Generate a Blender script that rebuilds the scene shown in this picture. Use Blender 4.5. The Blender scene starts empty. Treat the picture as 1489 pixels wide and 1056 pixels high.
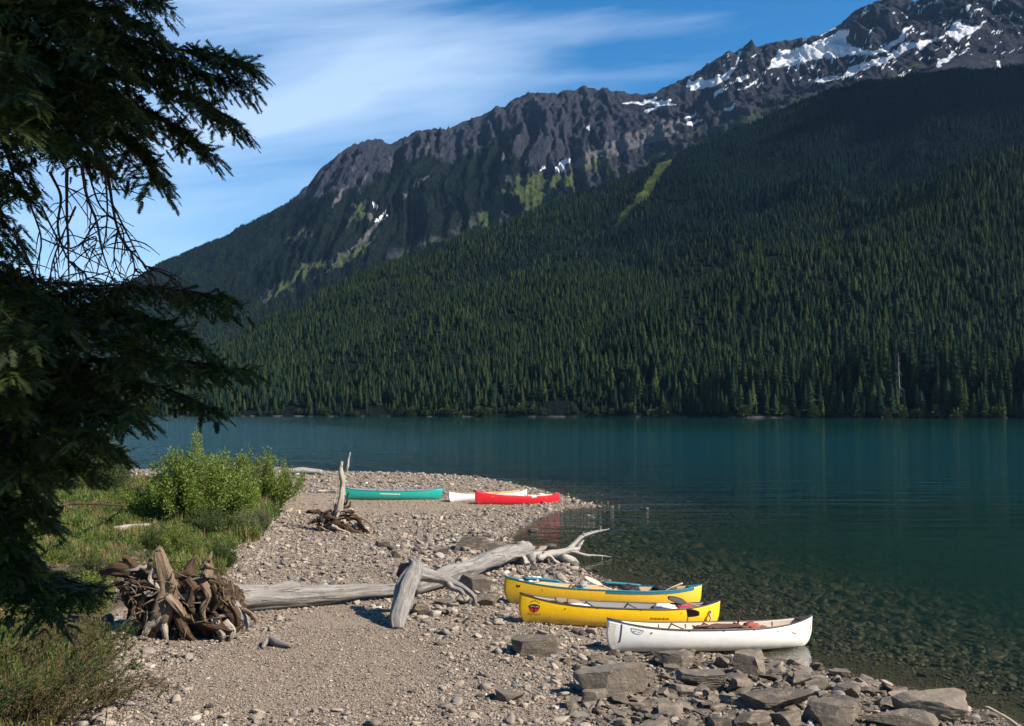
import bpy, bmesh, math, random
import numpy as np

# ------------------------------------------------------------------ camera, world, sun, exposure
SC = bpy.context.scene
COL = SC.collection
CAM_H = 5.6                      # eye height above the lake
FPX, CX, HY = 1448.0, 744.5, 597.0
cam_d = bpy.data.cameras.new("camera")
cam = bpy.data.objects.new("camera", cam_d); COL.objects.link(cam)
cam.location = (0, 0, CAM_H); cam.rotation_euler = (math.pi/2, 0, 0)
cam_d.sensor_width = 36.0; cam_d.lens = 36.0*FPX/1489.0
cam_d.shift_y = (HY-528.0)/1489.0
cam_d.clip_start = 0.1; cam_d.clip_end = 30000
SC.camera = cam
SUN_EL, SUN_AZ = math.radians(39), math.radians(112)       # azimuth clockwise from +Y (view direction)
SUN_DIR = np.array([math.sin(SUN_AZ)*math.cos(SUN_EL), math.cos(SUN_AZ)*math.cos(SUN_EL), math.sin(SUN_EL)])
sl = bpy.data.lights.new("sun", 'SUN'); sl.energy = 5.0; sl.angle = math.radians(0.5); sl.color = (1.0, 0.90, 0.77)
so = bpy.data.objects.new("sun", sl); COL.objects.link(so)
from mathutils import Vector, Matrix, Quaternion
so.rotation_euler = Vector(-SUN_DIR).to_track_quat('-Z', 'Y').to_euler()
SC.view_settings.view_transform = 'Standard'; SC.view_settings.look = 'None'
SC.view_settings.gamma = 1.0; SC.view_settings.exposure = 0.95
SC.cycles.max_bounces = 8; SC.cycles.transparent_max_bounces = 12
SC.cycles.volume_bounces = 0; SC.cycles.use_denoising = True
SC.cycles.sample_clamp_indirect = 4.0

W = bpy.data.worlds.new("World"); SC.world = W; W.use_nodes = True

class NT:
    """tiny helper for node trees"""
    def __init__(s, tree): s.t = tree; s.n = tree.nodes; s.l = tree.links
    def add(s, typ, **kw):
        nd = s.n.new(typ)
        for k, v in kw.items():
            if k == 'ins':
                for kk, vv in v.items(): s.set(nd.inputs[kk], vv)
            else: setattr(nd, k, v)
        return nd
    def set(s, sock, v):
        if isinstance(v, bpy.types.NodeSocket): s.l.new(v, sock)
        else: sock.default_value = v
    def math(s, op, a, b=0.0, c=None, clamp=False):
        nd = s.n.new('ShaderNodeMath'); nd.operation = op; nd.use_clamp = clamp
        s.set(nd.inputs[0], a); s.set(nd.inputs[1], b)
        if c is not None: s.set(nd.inputs[2], c)
        return nd.outputs[0]
    def mix(s, f, a, b):
        nd = s.n.new('ShaderNodeMix'); nd.data_type = 'RGBA'; nd.clamp_factor = True
        s.set(nd.inputs[0], f); s.set(nd.inputs[6], a); s.set(nd.inputs[7], b)
        return nd.outputs[2]
    def ramp(s, f, stops, interp='LINEAR'):
        nd = s.n.new('ShaderNodeValToRGB'); s.set(nd.inputs[0], f)
        cr = nd.color_ramp; cr.interpolation = interp
        while len(cr.elements) < len(stops): cr.elements.new(0.5)
        for e, (p, c) in zip(cr.elements, stops):
            e.position = p; e.color = (c[0], c[1], c[2], 1) if not isinstance(c, (int, float)) else (c, c, c, 1)
        return nd.outputs[0]
    def noise(s, vec, scale, detail=4, rough=0.55, dist=0.0):
        nd = s.n.new('ShaderNodeTexNoise'); s.set(nd.inputs['Vector'], vec)
        nd.inputs['Scale'].default_value = scale; nd.inputs['Detail'].default_value = detail
        nd.inputs['Roughness'].default_value = rough; nd.inputs['Distortion'].default_value = dist
        return nd.outputs[0]
    def voro(s, vec, scale, feature='F1', out=0, rand=1.0):
        nd = s.n.new('ShaderNodeTexVoronoi'); nd.feature = feature; s.set(nd.inputs['Vector'], vec)
        nd.inputs['Scale'].default_value = scale; nd.inputs['Randomness'].default_value = rand
        return nd.outputs[out]
    def attr(s, name, typ='GEOMETRY'):
        nd = s.n.new('ShaderNodeAttribute'); nd.attribute_name = name; nd.attribute_type = typ
        return nd
    def bump(s, h, strength=0.5, dist=0.1, normal=None):
        nd = s.n.new('ShaderNodeBump'); s.set(nd.inputs['Height'], h)
        nd.inputs['Strength'].default_value = strength; nd.inputs['Distance'].default_value = dist
        if normal is not None: s.l.new(normal, nd.inputs['Normal'])
        return nd.outputs[0]
    def scale(s, vec, sc):
        nd = s.n.new('ShaderNodeMapping'); s.set(nd.inputs['Vector'], vec); nd.inputs['Scale'].default_value = sc
        return nd.outputs[0]

def build_world():
    t = NT(W.node_tree); bg = [n for n in t.n if n.type == 'BACKGROUND'][0]
    sky = t.add('ShaderNodeTexSky'); sky.sky_type = 'NISHITA'; sky.sun_disc = False
    sky.sun_elevation = SUN_EL; sky.sun_rotation = SUN_AZ
    sky.altitude = 300; sky.air_density = 1.0; sky.dust_density = 0.25; sky.ozone_density = 2.6
    tc = t.add('ShaderNodeTexCoord').outputs['Generated']
    sep = t.add('ShaderNodeSeparateXYZ', ins={0: tc})
    x, y, z = sep.outputs
    ys = t.math('MAXIMUM', y, 0.05)
    az = t.math('DIVIDE', x, ys); el = t.math('DIVIDE', z, ys)
    # streaky cirrus: stretched bands tilted a little, thicker towards the left of the lake
    elt = t.math('ADD', el, t.math('MULTIPLY', az, -0.10))
    cv = t.add('ShaderNodeCombineXYZ', ins={0: t.math('MULTIPLY', az, 2.3), 1: t.math('MULTIPLY', elt, 12.0), 2: 3.7}).outputs[0]
    n1 = t.noise(cv, 1.1, 5, 0.5, 0.5)
    cv2 = t.add('ShaderNodeCombineXYZ', ins={0: t.math('MULTIPLY', az, 2.0), 1: t.math('MULTIPLY', elt, 30.0), 2: 9.1}).outputs[0]
    n2 = t.noise(cv2, 1.3, 5, 0.6, 0.6)
    c = t.math('ADD', t.math('MULTIPLY', n1, 0.86), t.math('MULTIPLY', n2, 0.14))
    side = t.ramp(t.math('ADD', t.math('MULTIPLY', az, 1.0), 0.5), [(0.0, .075), (0.34, .085), (0.55, -0.0), (0.68, -0.14), (0.85, -.26)])
    # ramp clamps at 0, so carry the negative side separately
    neg = t.math('MULTIPLY', t.math('MAXIMUM', t.math('ADD', az, 0.06), 0.0), 0.62)
    c = t.math('SUBTRACT', t.math('ADD', c, side), neg)
    ahead = t.math('MULTIPLY', t.ramp(y, [(0.15, 0.0), (0.5, 1.0)]), t.ramp(z, [(0.0, 1.0), (.38, 1.0), (.6, .25)]))
    m = t.ramp(c, [(0.37, 0.0), (0.54, .42), (0.74, .82)])
    skyc = t.add('ShaderNodeHueSaturation', ins={'Saturation': 1.42, 'Value': 1.55, 'Color': sky.outputs[0]}).outputs[0]
    cloud = (8.2, 10.2, 13.0, 1)
    col = t.mix(t.math('MULTIPLY', t.math('MULTIPLY', m, ahead), 0.80), skyc, cloud)
    t.set(bg.inputs['Color'], col); bg.inputs['Strength'].default_value = 0.052
build_world()

# ------------------------------------------------------------------ numeric helpers
rng = np.random.default_rng(7)
def _h(ix, iy, iz, seed=0):
    n = (ix.astype(np.int64)*374761393 + iy.astype(np.int64)*668265263 + iz.astype(np.int64)*2147483647 + seed*1274126177) & 0xFFFFFFFF
    n = ((n ^ (n >> 13))*1274126177) & 0xFFFFFFFF
    n = ((n ^ (n >> 16))*2246822519) & 0xFFFFFFFF
    return ((n ^ (n >> 15)) & 0xFFFFFF)/float(0xFFFFFF)
def vnoise(x, y, z=0.0, seed=0):
    x = np.asarray(x, float); y = np.asarray(y, float) + 0*x; z = np.asarray(z, float) + 0*x
    fx, fy, fz = np.floor(x), np.floor(y), np.floor(z)
    ix, iy, iz = fx.astype(np.int64), fy.astype(np.int64), fz.astype(np.int64)
    u, v, w = x-fx, y-fy, z-fz
    u = u*u*u*(u*(u*6-15)+10); v = v*v*v*(v*(v*6-15)+10); w = w*w*w*(w*(w*6-15)+10)
    r = 0
    for dx in (0, 1):
        for dy in (0, 1):
            for dz in (0, 1):
                r = r + _h(ix+dx, iy+dy, iz+dz, seed)*np.where(dx, u, 1-u)*np.where(dy, v, 1-v)*np.where(dz, w, 1-w)
    return r*2-1
def fbm(x, y, z=0.0, oct=4, seed=0, gain=0.5):
    a, f, r, s = 1.0, 1.0, 0, 0
    for o in range(oct):
        r = r + a*vnoise(np.asarray(x)*f, np.asarray(y)*f, np.asarray(z)*f, seed+o*17); s += a; a *= gain; f *= 2.03
    return r/s
def ridged(x, y, z=0.0, oct=4, seed=0, gain=0.5):
    a, f, r, s = 1.0, 1.0, 0, 0
    for o in range(oct):
        r = r + a*(1-2*np.abs(vnoise(np.asarray(x)*f, np.asarray(y)*f, np.asarray(z)*f, seed+o*13))); s += a; a *= gain; f *= 2.1
    return r/s
def sstep(a, b, x):
    t = np.clip((x-a)/(b-a), 0, 1); return t*t*(3-2*t)
def seg_dist(X, Y, pts):
    best = np.full(X.shape, 1e18)
    for (ax, ay), (bx, by) in zip(pts[:-1], pts[1:]):
        dx, dy = bx-ax, by-ay; L = dx*dx+dy*dy+1e-12
        t = np.clip(((X-ax)*dx+(Y-ay)*dy)/L, 0, 1)
        best = np.minimum(best, (X-ax-t*dx)**2+(Y-ay-t*dy)**2)
    return np.sqrt(best)
def in_poly(X, Y, pts):
    ins = np.zeros(X.shape, bool); n = len(pts)
    for i in range(n):
        ax, ay = pts[i]; bx, by = pts[(i+1) % n]
        if ay == by: continue
        c = (ay > Y) != (by > Y)
        ins ^= c & (X < (bx-ax)*(Y-ay)/(by-ay)+ax)
    return ins
def sd_poly(X, Y, pts):
    d = seg_dist(X, Y, list(pts)+[pts[0]])
    return np.where(in_poly(X, Y, pts), d, -d)        # positive inside

# ------------------------------------------------------------------ object helpers
def put(o, name, parent=None):
    COL.objects.link(o)
    if parent is not None: o.parent = parent
    return o
def mk(name, verts, faces, mat=None, parent=None, smooth=True, attrs=None, uv=None, link=True, mats=None, fmat=None):
    """verts (N,3); faces: one (M,k) int array or list of such arrays"""
    if not isinstance(faces, list): faces = [faces]
    faces = [np.asarray(f, np.int32) for f in faces if len(f)]
    verts = np.asarray(verts, np.float32)
    me = bpy.data.meshes.new(name)
    me.vertices.add(len(verts)); me.vertices.foreach_set('co', verts.ravel())
    loops = np.concatenate([f.ravel() for f in faces]); tot = np.concatenate([np.full(len(f), f.shape[1], np.int32) for f in faces])
    me.loops.add(len(loops)); me.loops.foreach_set('vertex_index', loops)
    me.polygons.add(len(tot)); st = np.concatenate([[0], np.cumsum(tot)[:-1]]).astype(np.int32)
    me.polygons.foreach_set('loop_start', st); me.polygons.foreach_set('loop_total', tot)
    me.polygons.foreach_set('use_smooth', np.full(len(tot), smooth, bool))
    if fmat is not None: me.polygons.foreach_set('material_index', np.asarray(fmat, np.int32))
    me.update(calc_edges=True)
    if attrs:
        for k, v in attrs.items():
            me.attributes.new(k, 'FLOAT', 'POINT').data.foreach_set('value', np.asarray(v, np.float32).ravel())
    if uv is not None:
        ul = me.uv_layers.new(name='UVMap'); ul.data.foreach_set('uv', np.asarray(uv, np.float32)[loops].ravel())
    for m in (mats or ([mat] if mat else [])): me.materials.append(m)
    o = bpy.data.objects.new(name, me)
    if link: put(o, name, parent)
    return o
def tag(o, label=None, cat=None, group=None, kind=None):
    if label: o['label'] = label
    if cat: o['category'] = cat
    if group: o['group'] = group
    if kind: o['kind'] = kind
    return o
def thing(name, loc, label, cat, group=None, rz=0.0):
    o = bpy.data.objects.new(name, None); COL.objects.link(o)
    o.location = [float(v) for v in loc]; o.rotation_euler = (0, 0, rz); o.empty_display_size = 0.2
    return tag(o, label, cat, group)
def dup(root, loc, rz, sc, label=None, group=None, cat=None):
    r = root.copy(); COL.objects.link(r); r.location = [float(v) for v in loc]; r.rotation_euler = (0, 0, rz); r.scale = sc
    if label: r['label'] = label
    if group: r['group'] = group
    for ch in list(root.children):
        c = ch.copy(); COL.objects.link(c); c.parent = r
    return r
class MB:
    """collects pieces of geometry for one mesh"""
    def __init__(s): s.v = []; s.f = {}; s.n = 0; s.a = []; s.u = []
    def add(s, v, f, a=0.0, uv=None):
        v = np.asarray(v, float).reshape(-1, 3)
        for ff in (f if isinstance(f, list) else [f]):
            ff = np.asarray(ff, int)
            if len(ff): s.f.setdefault(ff.shape[1], []).append(ff+s.n)
        s.v.append(v); s.n += len(v)
        s.a.append(np.broadcast_to(np.asarray(a, float), (len(v),)).copy())
        s.u.append(np.zeros((len(v), 2)) if uv is None else np.asarray(uv, float))
        return s
    def build(s, name, mat, parent=None, smooth=True, link=True):
        return mk(name, np.concatenate(s.v), [np.concatenate(x) for x in s.f.values()], mat, parent, smooth,
                  attrs={'rnd': np.concatenate(s.a)}, uv=np.concatenate(s.u), link=link)
def spline(pts, n):
    """Catmull-Rom through pts (k,d), n samples"""
    P = np.asarray(pts, float)
    if len(P) == 2: return P[0]+(P[1]-P[0])*np.linspace(0, 1, n)[:, None]
    Q = np.vstack([2*P[0]-P[1], P, 2*P[-1]-P[-2]])
    t = np.linspace(0, len(P)-1-1e-9, n); i = t.astype(int); u = (t-i)[:, None]
    a, b, c, d = Q[i], Q[i+1], Q[i+2], Q[i+3]
    return 0.5*((2*b)+(c-a)*u+(2*a-5*b+4*c-d)*u*u+(3*b-a-3*c+d)*u**3)
def frames(C):
    T = np.gradient(C, axis=0); T /= np.linalg.norm(T, axis=1)[:, None]+1e-12
    up = np.array([0, 0, 1.0]) if abs(T[0][2]) < 0.9 else np.array([0, 1.0, 0])
    N = np.zeros_like(T); b = np.cross(T[0], up); b /= np.linalg.norm(b)+1e-12; N[0] = np.cross(b, T[0])
    for i in range(1, len(T)):
        nn = N[i-1]-T[i]*np.dot(N[i-1], T[i]); N[i] = nn/(np.linalg.norm(nn)+1e-12)
    return T, N, np.cross(T, N)
def tube(mb, pts, radii, n=14, seg=10, rough=0.0, seed=0, a=0.0, flat=1.0, cap=True, smooth_r=True, jag=0.0, kink=0.0):
    """limb along a spline through pts with radii; rough = bumps as a share of the radius; jag breaks the far end"""
    C = spline(pts, n); R = np.interp(np.linspace(0, 1, n), np.linspace(0, 1, len(radii)), radii)
    if kink:
        q_ = np.linspace(0, 1, n)*3.6; w_ = kink*R.mean()*np.sin(np.linspace(0, math.pi, n))**.5
        C = C+np.stack([w_*fbm(q_, q_*0+seed*1.37+k_*9.1, 0, 2, seed+k_) for k_ in range(3)], -1)*1.6
    T, N, B = frames(C)
    th = np.linspace(0, 2*math.pi, seg, endpoint=False)
    ln = np.concatenate([[0], np.cumsum(np.linalg.norm(np.diff(C, axis=0), axis=1))])
    RR = np.repeat(R[:, None], seg, 1)
    if rough:
        LL = np.repeat(ln[:, None], seg, 1); TH = np.repeat(th[None], n, 0)
        sc = 1.0/max(R.max(), 1e-3)
        RR = RR*(1+rough*fbm(np.cos(TH)*1.6+LL*sc*.05, np.sin(TH)*1.6, LL*sc*0.13, 4, seed)*1.6+rough*.35*ridged(np.cos(TH)*3.2, np.sin(TH)*3.2, LL*sc*0.10, 3, seed+3))
    V = C[:, None]+RR[..., None]*(np.cos(th)[None, :, None]*N[:, None]*flat+np.sin(th)[None, :, None]*B[:, None])
    if jag: V[-1] += T[-1]*(vnoise(th*1.7+seed, th*0+3.3)*jag)[:, None]
    V = V.reshape(-1, 3)
    i = np.arange(n-1)[:, None]*seg; j = np.arange(seg)[None]; k = (j+1) % seg
    F = np.stack([i+j, i+k, i+seg+k, i+seg+j], -1).reshape(-1, 4)
    uv = np.stack([np.tile(np.abs(th-math.pi)*R.mean(), n), np.repeat(ln, seg)], -1)
    caps = []
    if cap:
        V = np.vstack([V, C[0], C[-1]-T[-1]*jag*0.5]); n0 = len(V)-2
        uv = np.vstack([uv, [0, 0], [0, ln[-1]]])
        jj = np.arange(seg); kk = (jj+1) % seg; e = (n-1)*seg
        caps = [np.stack([kk, jj, np.full(seg, n0)], -1), np.stack([e+jj, e+kk, np.full(seg, n0+1)], -1)]
    mb.add(V, [F]+caps, a, uv)
    return C
def box(mb, c, sx, sy, sz, M=None, a=0.0, bev=0.0):
    b = bmesh.new(); bmesh.ops.create_cube(b, size=1.0)
    bmesh.ops.scale(b, vec=(sx, sy, sz), verts=b.verts)
    if bev: bmesh.ops.bevel(b, geom=b.edges[:], offset=bev, segments=2, affect='EDGES', profile=0.5)
    b.verts.index_update()
    V = np.array([v.co[:] for v in b.verts])
    if M is not None: V = V@np.asarray(M).T
    fs = {}
    for f in b.faces: fs.setdefault(len(f.verts), []).append([v.index for v in f.verts])
    mb.add(V+np.asarray(c), [np.array(x) for x in fs.values()], a); b.free()

# ------------------------------------------------------------------ ground of the near shore
def W0(px, py, z=0.0):            # plan position of a photo point at height z
    D = (CAM_H-z)*FPX/(py-HY); return ((px-CX)/FPX*D, D)
SHORE = [(26, -60), (16, -10), (13.2, 6), (10.6, 14.5)] + [W0(*p) for p in (
    (1440, 1042), (1335, 1006), (1225, 976), (1130, 962), (1055, 951), (1030, 915), (985, 890), (940, 868), (890, 846), (845, 830), (800, 812),
    (752, 802), (738, 791), (752, 774), (775, 760), (800, 749), (830, 742), (868, 738.5), (872, 735.5), (850, 730), (815, 720),
    (776, 710), (727, 701), (678, 696.5), (588, 693), (513, 693), (471, 688), (407, 683), (300, 686), (180, 690), (60, 690), (-80, 690))] + \
    [(-90, 88), (-200, 40), (-260, -60)]
def ground(x, y):
    x = np.asarray(x, float); y = np.asarray(y, float)
    wob = fbm(x*0.6, y*0.45, 1.7, 3, 5)
    d = seg_dist(x, y, SHORE); d = np.where(in_poly(x, y, SHORE), d, -d)+0.35*wob
    land = 1.55*(1-np.exp(-np.maximum(d, 0)*0.052))+0.02*np.minimum(np.maximum(d, 0), 1.5)
    dw = np.maximum(-d, 0)
    bed = -(0.055*np.minimum(dw, 8)+0.10*np.clip(dw-8, 0, 14)+0.21*np.clip(dw-22, 0, 36))
    z = np.where(d > 0, land, bed)
    r = np.hypot(x+2.5, (y-0.5)*1.0)
    z = z+(3.95-z)*(1-sstep(3.0, 13.0, r))
    # vegetated bank on the left
    z = z+0.45*sstep(-6.5, -13, x+0.10*(y-20))*sstep(12, 17, y)*(1-sstep(48, 62, y))
    z = z+0.05*fbm(x*0.35, y*0.35, 0, 3, 2)*sstep(-2, 1, d)+0.018*fbm(x*1.6, y*1.6, 0, 3, 3)
    # berm of the far spit
    z = z+0.22*sstep(66, 72, y)*sstep(0.3, 2.0, d)*(1-sstep(2, -3, x)*0)
    return z
def at(px, py, lo=4.0, hi=130.0):
    """where the view ray through a photo point meets the ground"""
    Y = np.geomspace(lo, hi, 1800); X = (px-CX)/FPX*Y; Z = CAM_H-(py-HY)/FPX*Y
    k = np.nonzero(Z <= ground(X, Y))[0]
    i = k[0] if len(k) else len(Y)-1
    return np.array([X[i], Y[i], float(ground(X[i], Y[i]))])
def ray(px, py, Y): return np.array([(px-CX)/FPX*Y, Y, CAM_H-(py-HY)/FPX*Y])
VEGPX = [(-150, 695), (60, 700), (180, 706), (215, 700), (330, 700), (405, 716), (415, 728), (385, 760), (350, 800), (325, 830), (300, 848), (190, 850), (172, 905), (188, 950), (160, 1000), (150, 1056)]
VEG = [tuple(at(px, py)[:2]) for px, py in VEGPX]+[(-5.0, 9.5), (-9, 6), (-22, 10), (-60, 40), (-60, 70)]

def polar_grid(cols, rows):
    A, D = np.meshgrid(cols, rows)
    return np.tan(A)*D if False else np.sin(A)*D, np.cos(A)*D
def grid_faces(nr, nc):
    i = np.arange(nr-1)[:, None]*nc; j = np.arange(nc-1)[None]
    return np.stack([i+j, i+j+1, i+nc+j+1, i+nc+j], -1).reshape(-1, 4)
ac = np.radians(np.concatenate([np.arange(-180, -31, 1.0), np.arange(-31, 31, 0.055), np.arange(31, 181, 1.0)]))

# ------------------------------------------------------------------ materials
def mat(name, rough=0.8, spec=0.3):
    m = bpy.data.materials.new(name); m.use_nodes = True
    t = NT(m.node_tree); p = [n for n in t.n if n.type == 'BSDF_PRINCIPLED'][0]
    p.inputs['Roughness'].default_value = rough; p.inputs['Specular IOR Level'].default_value = spec
    return m, t, p
def geo_pos(t): return t.add('ShaderNodeNewGeometry').outputs['Position']
def obj_co(t): return t.add('ShaderNodeTexCoord').outputs['Object']

STONE_RAMP = [(0.0, (.065, .056, .048)), (0.14, (.14, .12, .10)), (0.36, (.23, .193, .155)), (0.6, (.31, .257, .20)), (0.78, (.38, .305, .225)), (0.9, (.22, .20, .18)), (.955, (.28, .24, .20)), (1.0, (.54, .49, .42))]
def m_ground():
    m, t, p = mat('gravel_and_soil', 0.9, 0.2)
    P = geo_pos(t)
    veg = t.attr('veg').outputs['Fac']
    # two sizes of pebble cells
    c1 = t.voro(P, 22, out=1); d1 = t.voro(P, 22, out=0)
    c2 = t.voro(P, 13, out=1); d2 = t.voro(P, 13, out=0)
    h1 = t.add('ShaderNodeSeparateColor', ins={0: c1}); h2 = t.add('ShaderNodeSeparateColor', ins={0: c2})
    k1 = t.ramp(h1.outputs[0], STONE_RAMP); k2 = t.ramp(h2.outputs[0], STONE_RAMP)
    sand = t.mix(t.noise(P, 2.2, 5, .6), (.21, .15, .098, 1), (.305, .225, .15, 1))
    cob = t.attr('cobble').outputs['Fac']
    pres1 = t.ramp(t.math('ADD', h1.outputs[1], t.math('MULTIPLY', cob, .25)), [(0.30, 0.0), (0.36, 1.0)])
    pres2 = t.ramp(t.math('ADD', h2.outputs[1], t.math('MULTIPLY', cob, .5)), [(0.80, 0.0), (0.84, 1.0)])
    inside1 = t.ramp(d1, [(0.36, 1.0), (0.5, 0.0)]); inside2 = t.ramp(d2, [(0.36, 1.0), (0.5, 0.0)])
    f1 = t.math('MULTIPLY', pres1, inside1); f2 = t.math('MULTIPLY', pres2, inside2)
    grit = t.noise(P, 160, 2, .7)
    base = t.mix(t.math('MULTIPLY', grit, .35), sand, (.10, .085, .07, 1))
    col = t.mix(f1, base, k1); col = t.mix(f2, col, k2)
    big = t.noise(P, .35, 4, .6)
    col = t.mix(t.ramp(big, [(0.4, 0.0), (0.75, .2)]), col, (.36, .315, .26, 1))
    soil = t.mix(t.noise(P, 6, 5, .65), (.05, .037, .024, 1), (.17, .125, .08, 1))
    vn = t.math('ADD', veg, t.math('MULTIPLY', t.math('SUBTRACT', t.noise(P, 1.8, 4, .6), .5), .6))
    col = t.mix(t.ramp(vn, [(0.42, 0.0), (0.62, 1.0)]), col, soil)
    # wet strip and submerged stones: darker, algae-brown
    wet = t.attr('wet').outputs['Fac']
    weted = t.add('ShaderNodeMix', data_type='RGBA', blend_type='MULTIPLY', ins={0: wet, 6: col, 7: (.30, .27, .19, 1)}).outputs[2]
    t.set(p.inputs['Base Color'], weted)
    t.set(p.inputs['Roughness'], t.math('SUBTRACT', .92, t.math('MULTIPLY', wet, .45)))
    hgt = t.math('ADD', t.math('MULTIPLY', t.math('MULTIPLY', f1, t.math('SUBTRACT', .5, d1)), .6), t.math('MULTIPLY', t.math('MULTIPLY', f2, t.math('SUBTRACT', .5, d2)), 1.6))
    hgt = t.math('ADD', hgt, t.math('MULTIPLY', grit, .16))
    t.set(p.inputs['Normal'], t.bump(hgt, 1.0, 0.075))
    return m
def m_stone(name='stone', big=False):
    m, t, p = mat(name, 0.88, 0.25)
    rnd = t.add('ShaderNodeObjectInfo').outputs['Random']; P = obj_co(t)
    w = t.add('ShaderNodeNewGeometry').outputs['Position']
    base = t.ramp(rnd, STONE_RAMP) if not big else t.ramp(rnd, [(0, (.085, .072, .058)), (.5, (.14, .117, .093)), (1, (.20, .168, .132))])
    n = t.noise(w, 9 if big else 30, 6, .65)
    col = t.mix(t.ramp(n, [(0.35, 0.0), (0.7, .65)]), base, t.add('ShaderNodeHueSaturation', ins={'Value': .62, 'Saturation': 1.05, 'Color': base}).outputs[0])
    if big:
        st = t.noise(t.scale(w, (1.2, 1.2, 5)), 2.6, 6, .7, .6)
        col = t.mix(t.ramp(st, [(0.50, 0.0), (0.62, .5)]), col, (.30, .23, .155, 1))
        lc = t.voro(w, 17, out=0); col = t.mix(t.math('MULTIPLY', t.ramp(lc, [(0.1, 1.0), (0.18, 0.0)]), t.ramp(t.noise(w, 1.7), [(.5, 0.0), (.6, .8)])), col, (.42, .40, .36, 1))
    z = t.add('ShaderNodeSeparateXYZ', ins={0: w}).outputs[2]
    wet = t.ramp(t.math('ADD', z, .5), [(0.50, 1.0), (0.56, 0.0)])
    col = t.add('ShaderNodeMix', data_type='RGBA', blend_type='MULTIPLY', ins={0: wet, 6: col, 7: (.34, .29, .20, 1)}).outputs[2]
    t.set(p.inputs['Base Color'], col)
    t.set(p.inputs['Roughness'], t.math('SUBTRACT', .9, t.math('MULTIPLY', wet, .45)))
    t.set(p.inputs['Normal'], t.bump(t.math('ADD', n, t.math('MULTIPLY', t.noise(w, 55, 4, .7), .35)), .7, .05 if big else .012))
    return m
def m_wood(name, c0, c1, dark, scale=1.0):
    m, t, p = mat(name, 0.85, 0.2)
    uv = t.add('ShaderNodeTexCoord').outputs['UV']
    g = t.ramp(t.noise(t.scale(uv, (13*scale, .9*scale, 1)), 1.0, 8, .72, 1.2), [(.32, 0.0), (.68, 1.0)])
    crack = t.ramp(t.noise(t.scale(uv, (22*scale, 1.1*scale, 1)), 1.0, 4, .6, .8), [(.30, 1.0), (.37, 0.0)])
    b = t.noise(t.scale(uv, (3*scale, .8*scale, 1)), 1.3, 4, .6)
    P = geo_pos(t); pn = t.noise(P, 3.5, 5, .65)
    col = t.mix(g, c0, c1)
    col = t.mix(t.ramp(b, [(0.45, 0.0), (0.75, .55)]), col, dark)
    col = t.mix(t.math('MULTIPLY', crack, .9), col, tuple(x*.28 for x in dark[:3])+(1,))
    col = t.mix(t.ramp(pn, [(0.5, 0.0), (0.72, .4)]), col, (.40, .365, .32, 1) if c1[0] > .33 else dark)
    t.set(p.inputs['Base Color'], col)
    t.set(p.inputs['Normal'], t.bump(t.math('SUBTRACT', t.math('ADD', t.math('MULTIPLY', g, .6), t.math('MULTIPLY', pn, .5)), crack), 1.0, .05))
    return m
def m_leaf(name, cols, trans=0.35, rough=0.55, byobj=False):
    m, t, p = mat(name, rough, 0.25)
    r = t.attr('rnd').outputs['Fac']
    if byobj: r = t.math('FRACT', t.math('ADD', t.math('MULTIPLY', r, .35), t.add('ShaderNodeObjectInfo').outputs['Random']))
    col = t.ramp(r, cols); t.set(p.inputs['Base Color'], col)
    tr = t.add('ShaderNodeBsdfTranslucent', ins={'Color': t.add('ShaderNodeHueSaturation', ins={'Value': 1.25, 'Saturation': 1.1, 'Color': col}).outputs[0]})
    mx = t.add('ShaderNodeMixShader', ins={0: trans, 1: p.outputs[0], 2: tr.outputs[0]})
    out = [n for n in t.n if n.type == 'OUTPUT_MATERIAL'][0]; t.l.new(mx.outputs[0], out.inputs['Surface'])
    return m
def m_plain(name, c, rough=.6, spec=.3, bump=0, metal=0, var=.25, sc=25):
    m, t, p = mat(name, rough, spec); p.inputs['Metallic'].default_value = metal
    P = obj_co(t); n = t.noise(P, sc, 5, .6)
    t.set(p.inputs['Base Color'], t.mix(t.ramp(n, [(.35, 0.0), (.75, var)]), tuple(c)+(1,), tuple(x*.45 for x in c)+(1,)))
    if bump: t.set(p.inputs['Normal'], t.bump(n, .5, bump))
    return m
def m_hull(name, c, dirt, sun_fade=None):
    m, t, p = mat(name, .38, .45)
    P = obj_co(t); z = t.add('ShaderNodeSeparateXYZ', ins={0: P}).outputs[2]
    n = t.noise(P, 4, 5, .6); fine = t.noise(t.scale(P, (1.2, 3, 14)), 5, 6, .75, .4)
    col = t.mix(t.ramp(n, [(.4, 0.0), (.75, .22)]), c+(1,), tuple(x*.72 for x in c)+(1,))
    low = t.ramp(t.math('ADD', z, t.math('MULTIPLY', t.math('SUBTRACT', n, .5), .25)), [(0.02, .92), (0.18, .32), (0.36, 0.0)])
    col = t.mix(low, col, dirt+(1,))
    scr = t.math('MULTIPLY', t.ramp(fine, [(.56, 0.0), (.62, .8)]), t.ramp(z, [(0.0, 1.0), (0.3, .55), (.5, .25)]))
    col = t.mix(scr, col, (tuple(min(1, x*1.15+.10) for x in c)+(1,)))
    sp = t.math('MULTIPLY', t.ramp(t.voro(P, 9, out=0), [(.05, 1.0), (.09, 0.0)]), t.ramp(t.noise(P, 2.3), [(.55, 0.0), (.6, .8)]))
    col = t.mix(sp, col, tuple(x*.5+.12 for x in dirt)+(1,))
    t.set(p.inputs['Base Color'], col)
    t.set(p.inputs['Roughness'], t.math('ADD', .34, t.math('MULTIPLY', low, .4)))
    t.set(p.inputs['Normal'], t.bump(t.noise(P, 2.2, 2), .25, .03))
    return m
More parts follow.
